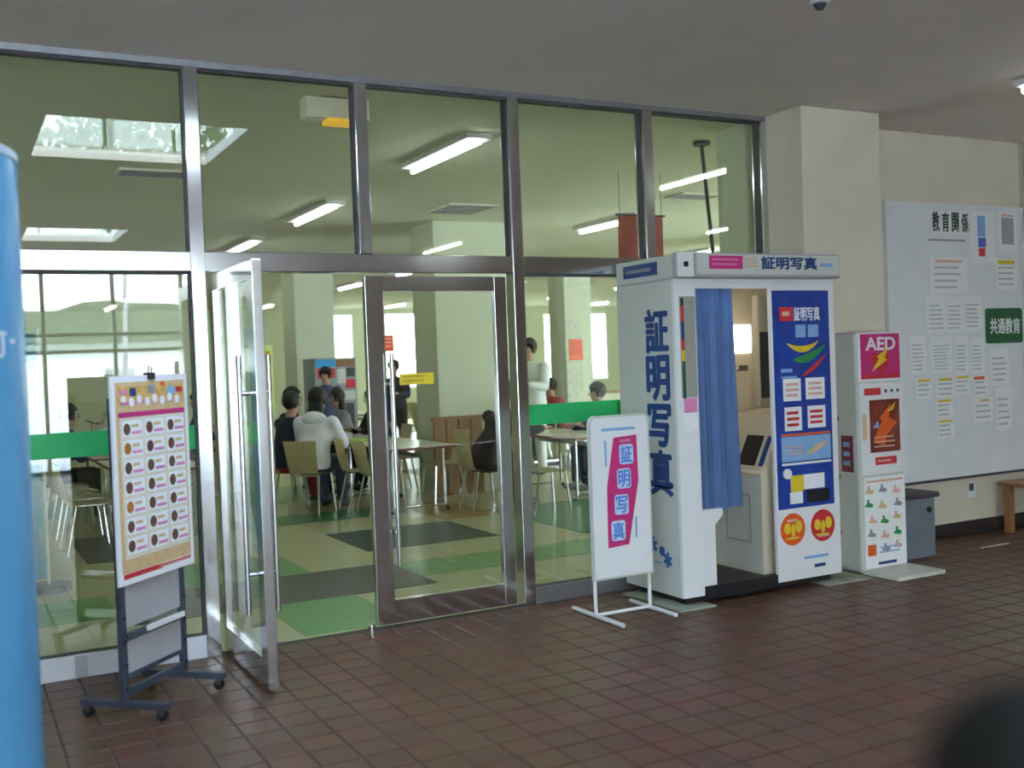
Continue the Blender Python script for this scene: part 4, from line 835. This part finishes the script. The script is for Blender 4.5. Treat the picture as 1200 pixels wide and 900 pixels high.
# ------------------------------------------------------------------ outdoors
struct(obj('ground', bx(-160, 160, -220, -13.2, -.3, -.05), mat('pale_paving', (.82, .81, .78), .9, 0, .1, .5)))
struct(obj('ground', bx(-160, 160, 24.2, 160, -.3, -.05), mat('pale_paving_far', (.45, .45, .40), .9, 0, .1, .5)))
hb = B(); NX = 60; V = []
for r in range(10):
    row = []
    for i in range(NX + 1):
        x = -90 + 200 * i / NX; y = -75 - r * 8; h = (r / 9) ** .7 * (11.5 + 3.6 * noise.noise(Vector((x * .03, 3, 1))) + 1.5 * noise.noise(Vector((x * .12, r * .4, 5)))); row.append(hb.verts.new((x, y, -.2 + h)))
    V.append(row)
for r in range(9):
    for i in range(NX): hb.faces.new((V[r][i], V[r][i + 1], V[r + 1][i + 1], V[r + 1][i]))
bmesh.ops.solidify(hb, geom=hb.faces[:], thickness=.5)
struct(obj('hills', hb, mat('wooded_hill', (.20, .23, .13), .95, 0, .4, .5, .3), smooth=True))
t = thing('low_building', 'long pale low building mirrored in the left pane', 'building', (6, -48, 0))
obj('wall', bx(-14, 30, -52, -46, -.05, 2.9), mat('pale_render', (.85, .84, .80), .85), t); obj('roof', bx(-14.4, 30.4, -52.4, -45.6, 2.9, 3.15), mat('grey_roof', (.25, .28, .25), .8), t)
for k in range(9): obj('window', bx(-12 + k * 4.6, -10.6 + k * 4.6, -46.03, -45.98, 1.2, 2.0), M_backing, t)
def tree(x, y, h, r, label):
    t = thing('street_tree', label, 'tree', (x, y, 0), 0, 'trees outside behind the hall'); obj('trunk', cyl(B(), (x, y, -.05), (x + .2, y, h - r * .6), .06, 10, r1=.04), M_backing, t, smooth=True)
    b = B(); rr = random.Random(int(x * 10))
    for k in range(1500):
        while True:
            p = Vector((rr.uniform(-1, 1), rr.uniform(-1, 1), rr.uniform(-1, 1)))
            if .25 < p.length < 1: break
        p = Vector((x + .2, y, h)) + p * r; u = Vector((rr.uniform(-1, 1), rr.uniform(-1, 1), rr.uniform(-1, 1))).normalized() * .11; w = u.orthogonal().normalized() * .07
        b.faces.new([b.verts.new(q_) for q_ in (p - u, p + w, p + u, p - w)])
    lf = obj('foliage', b, mat('leaf_green', (.07, .16, .04), .7, 0, .3, 2), t); lf['kind'] = 'stuff'
tree(3.2, -17, 6.0, 1.5, 'leafy tree outside, the left one mirrored in the glass'); tree(6.4, -19, 6.6, 1.7, 'leafy tree outside, the right one mirrored in the glass'); tree(1.0, -21, 6.8, 1.4, 'leafy tree outside, the farthest one mirrored in the glass')
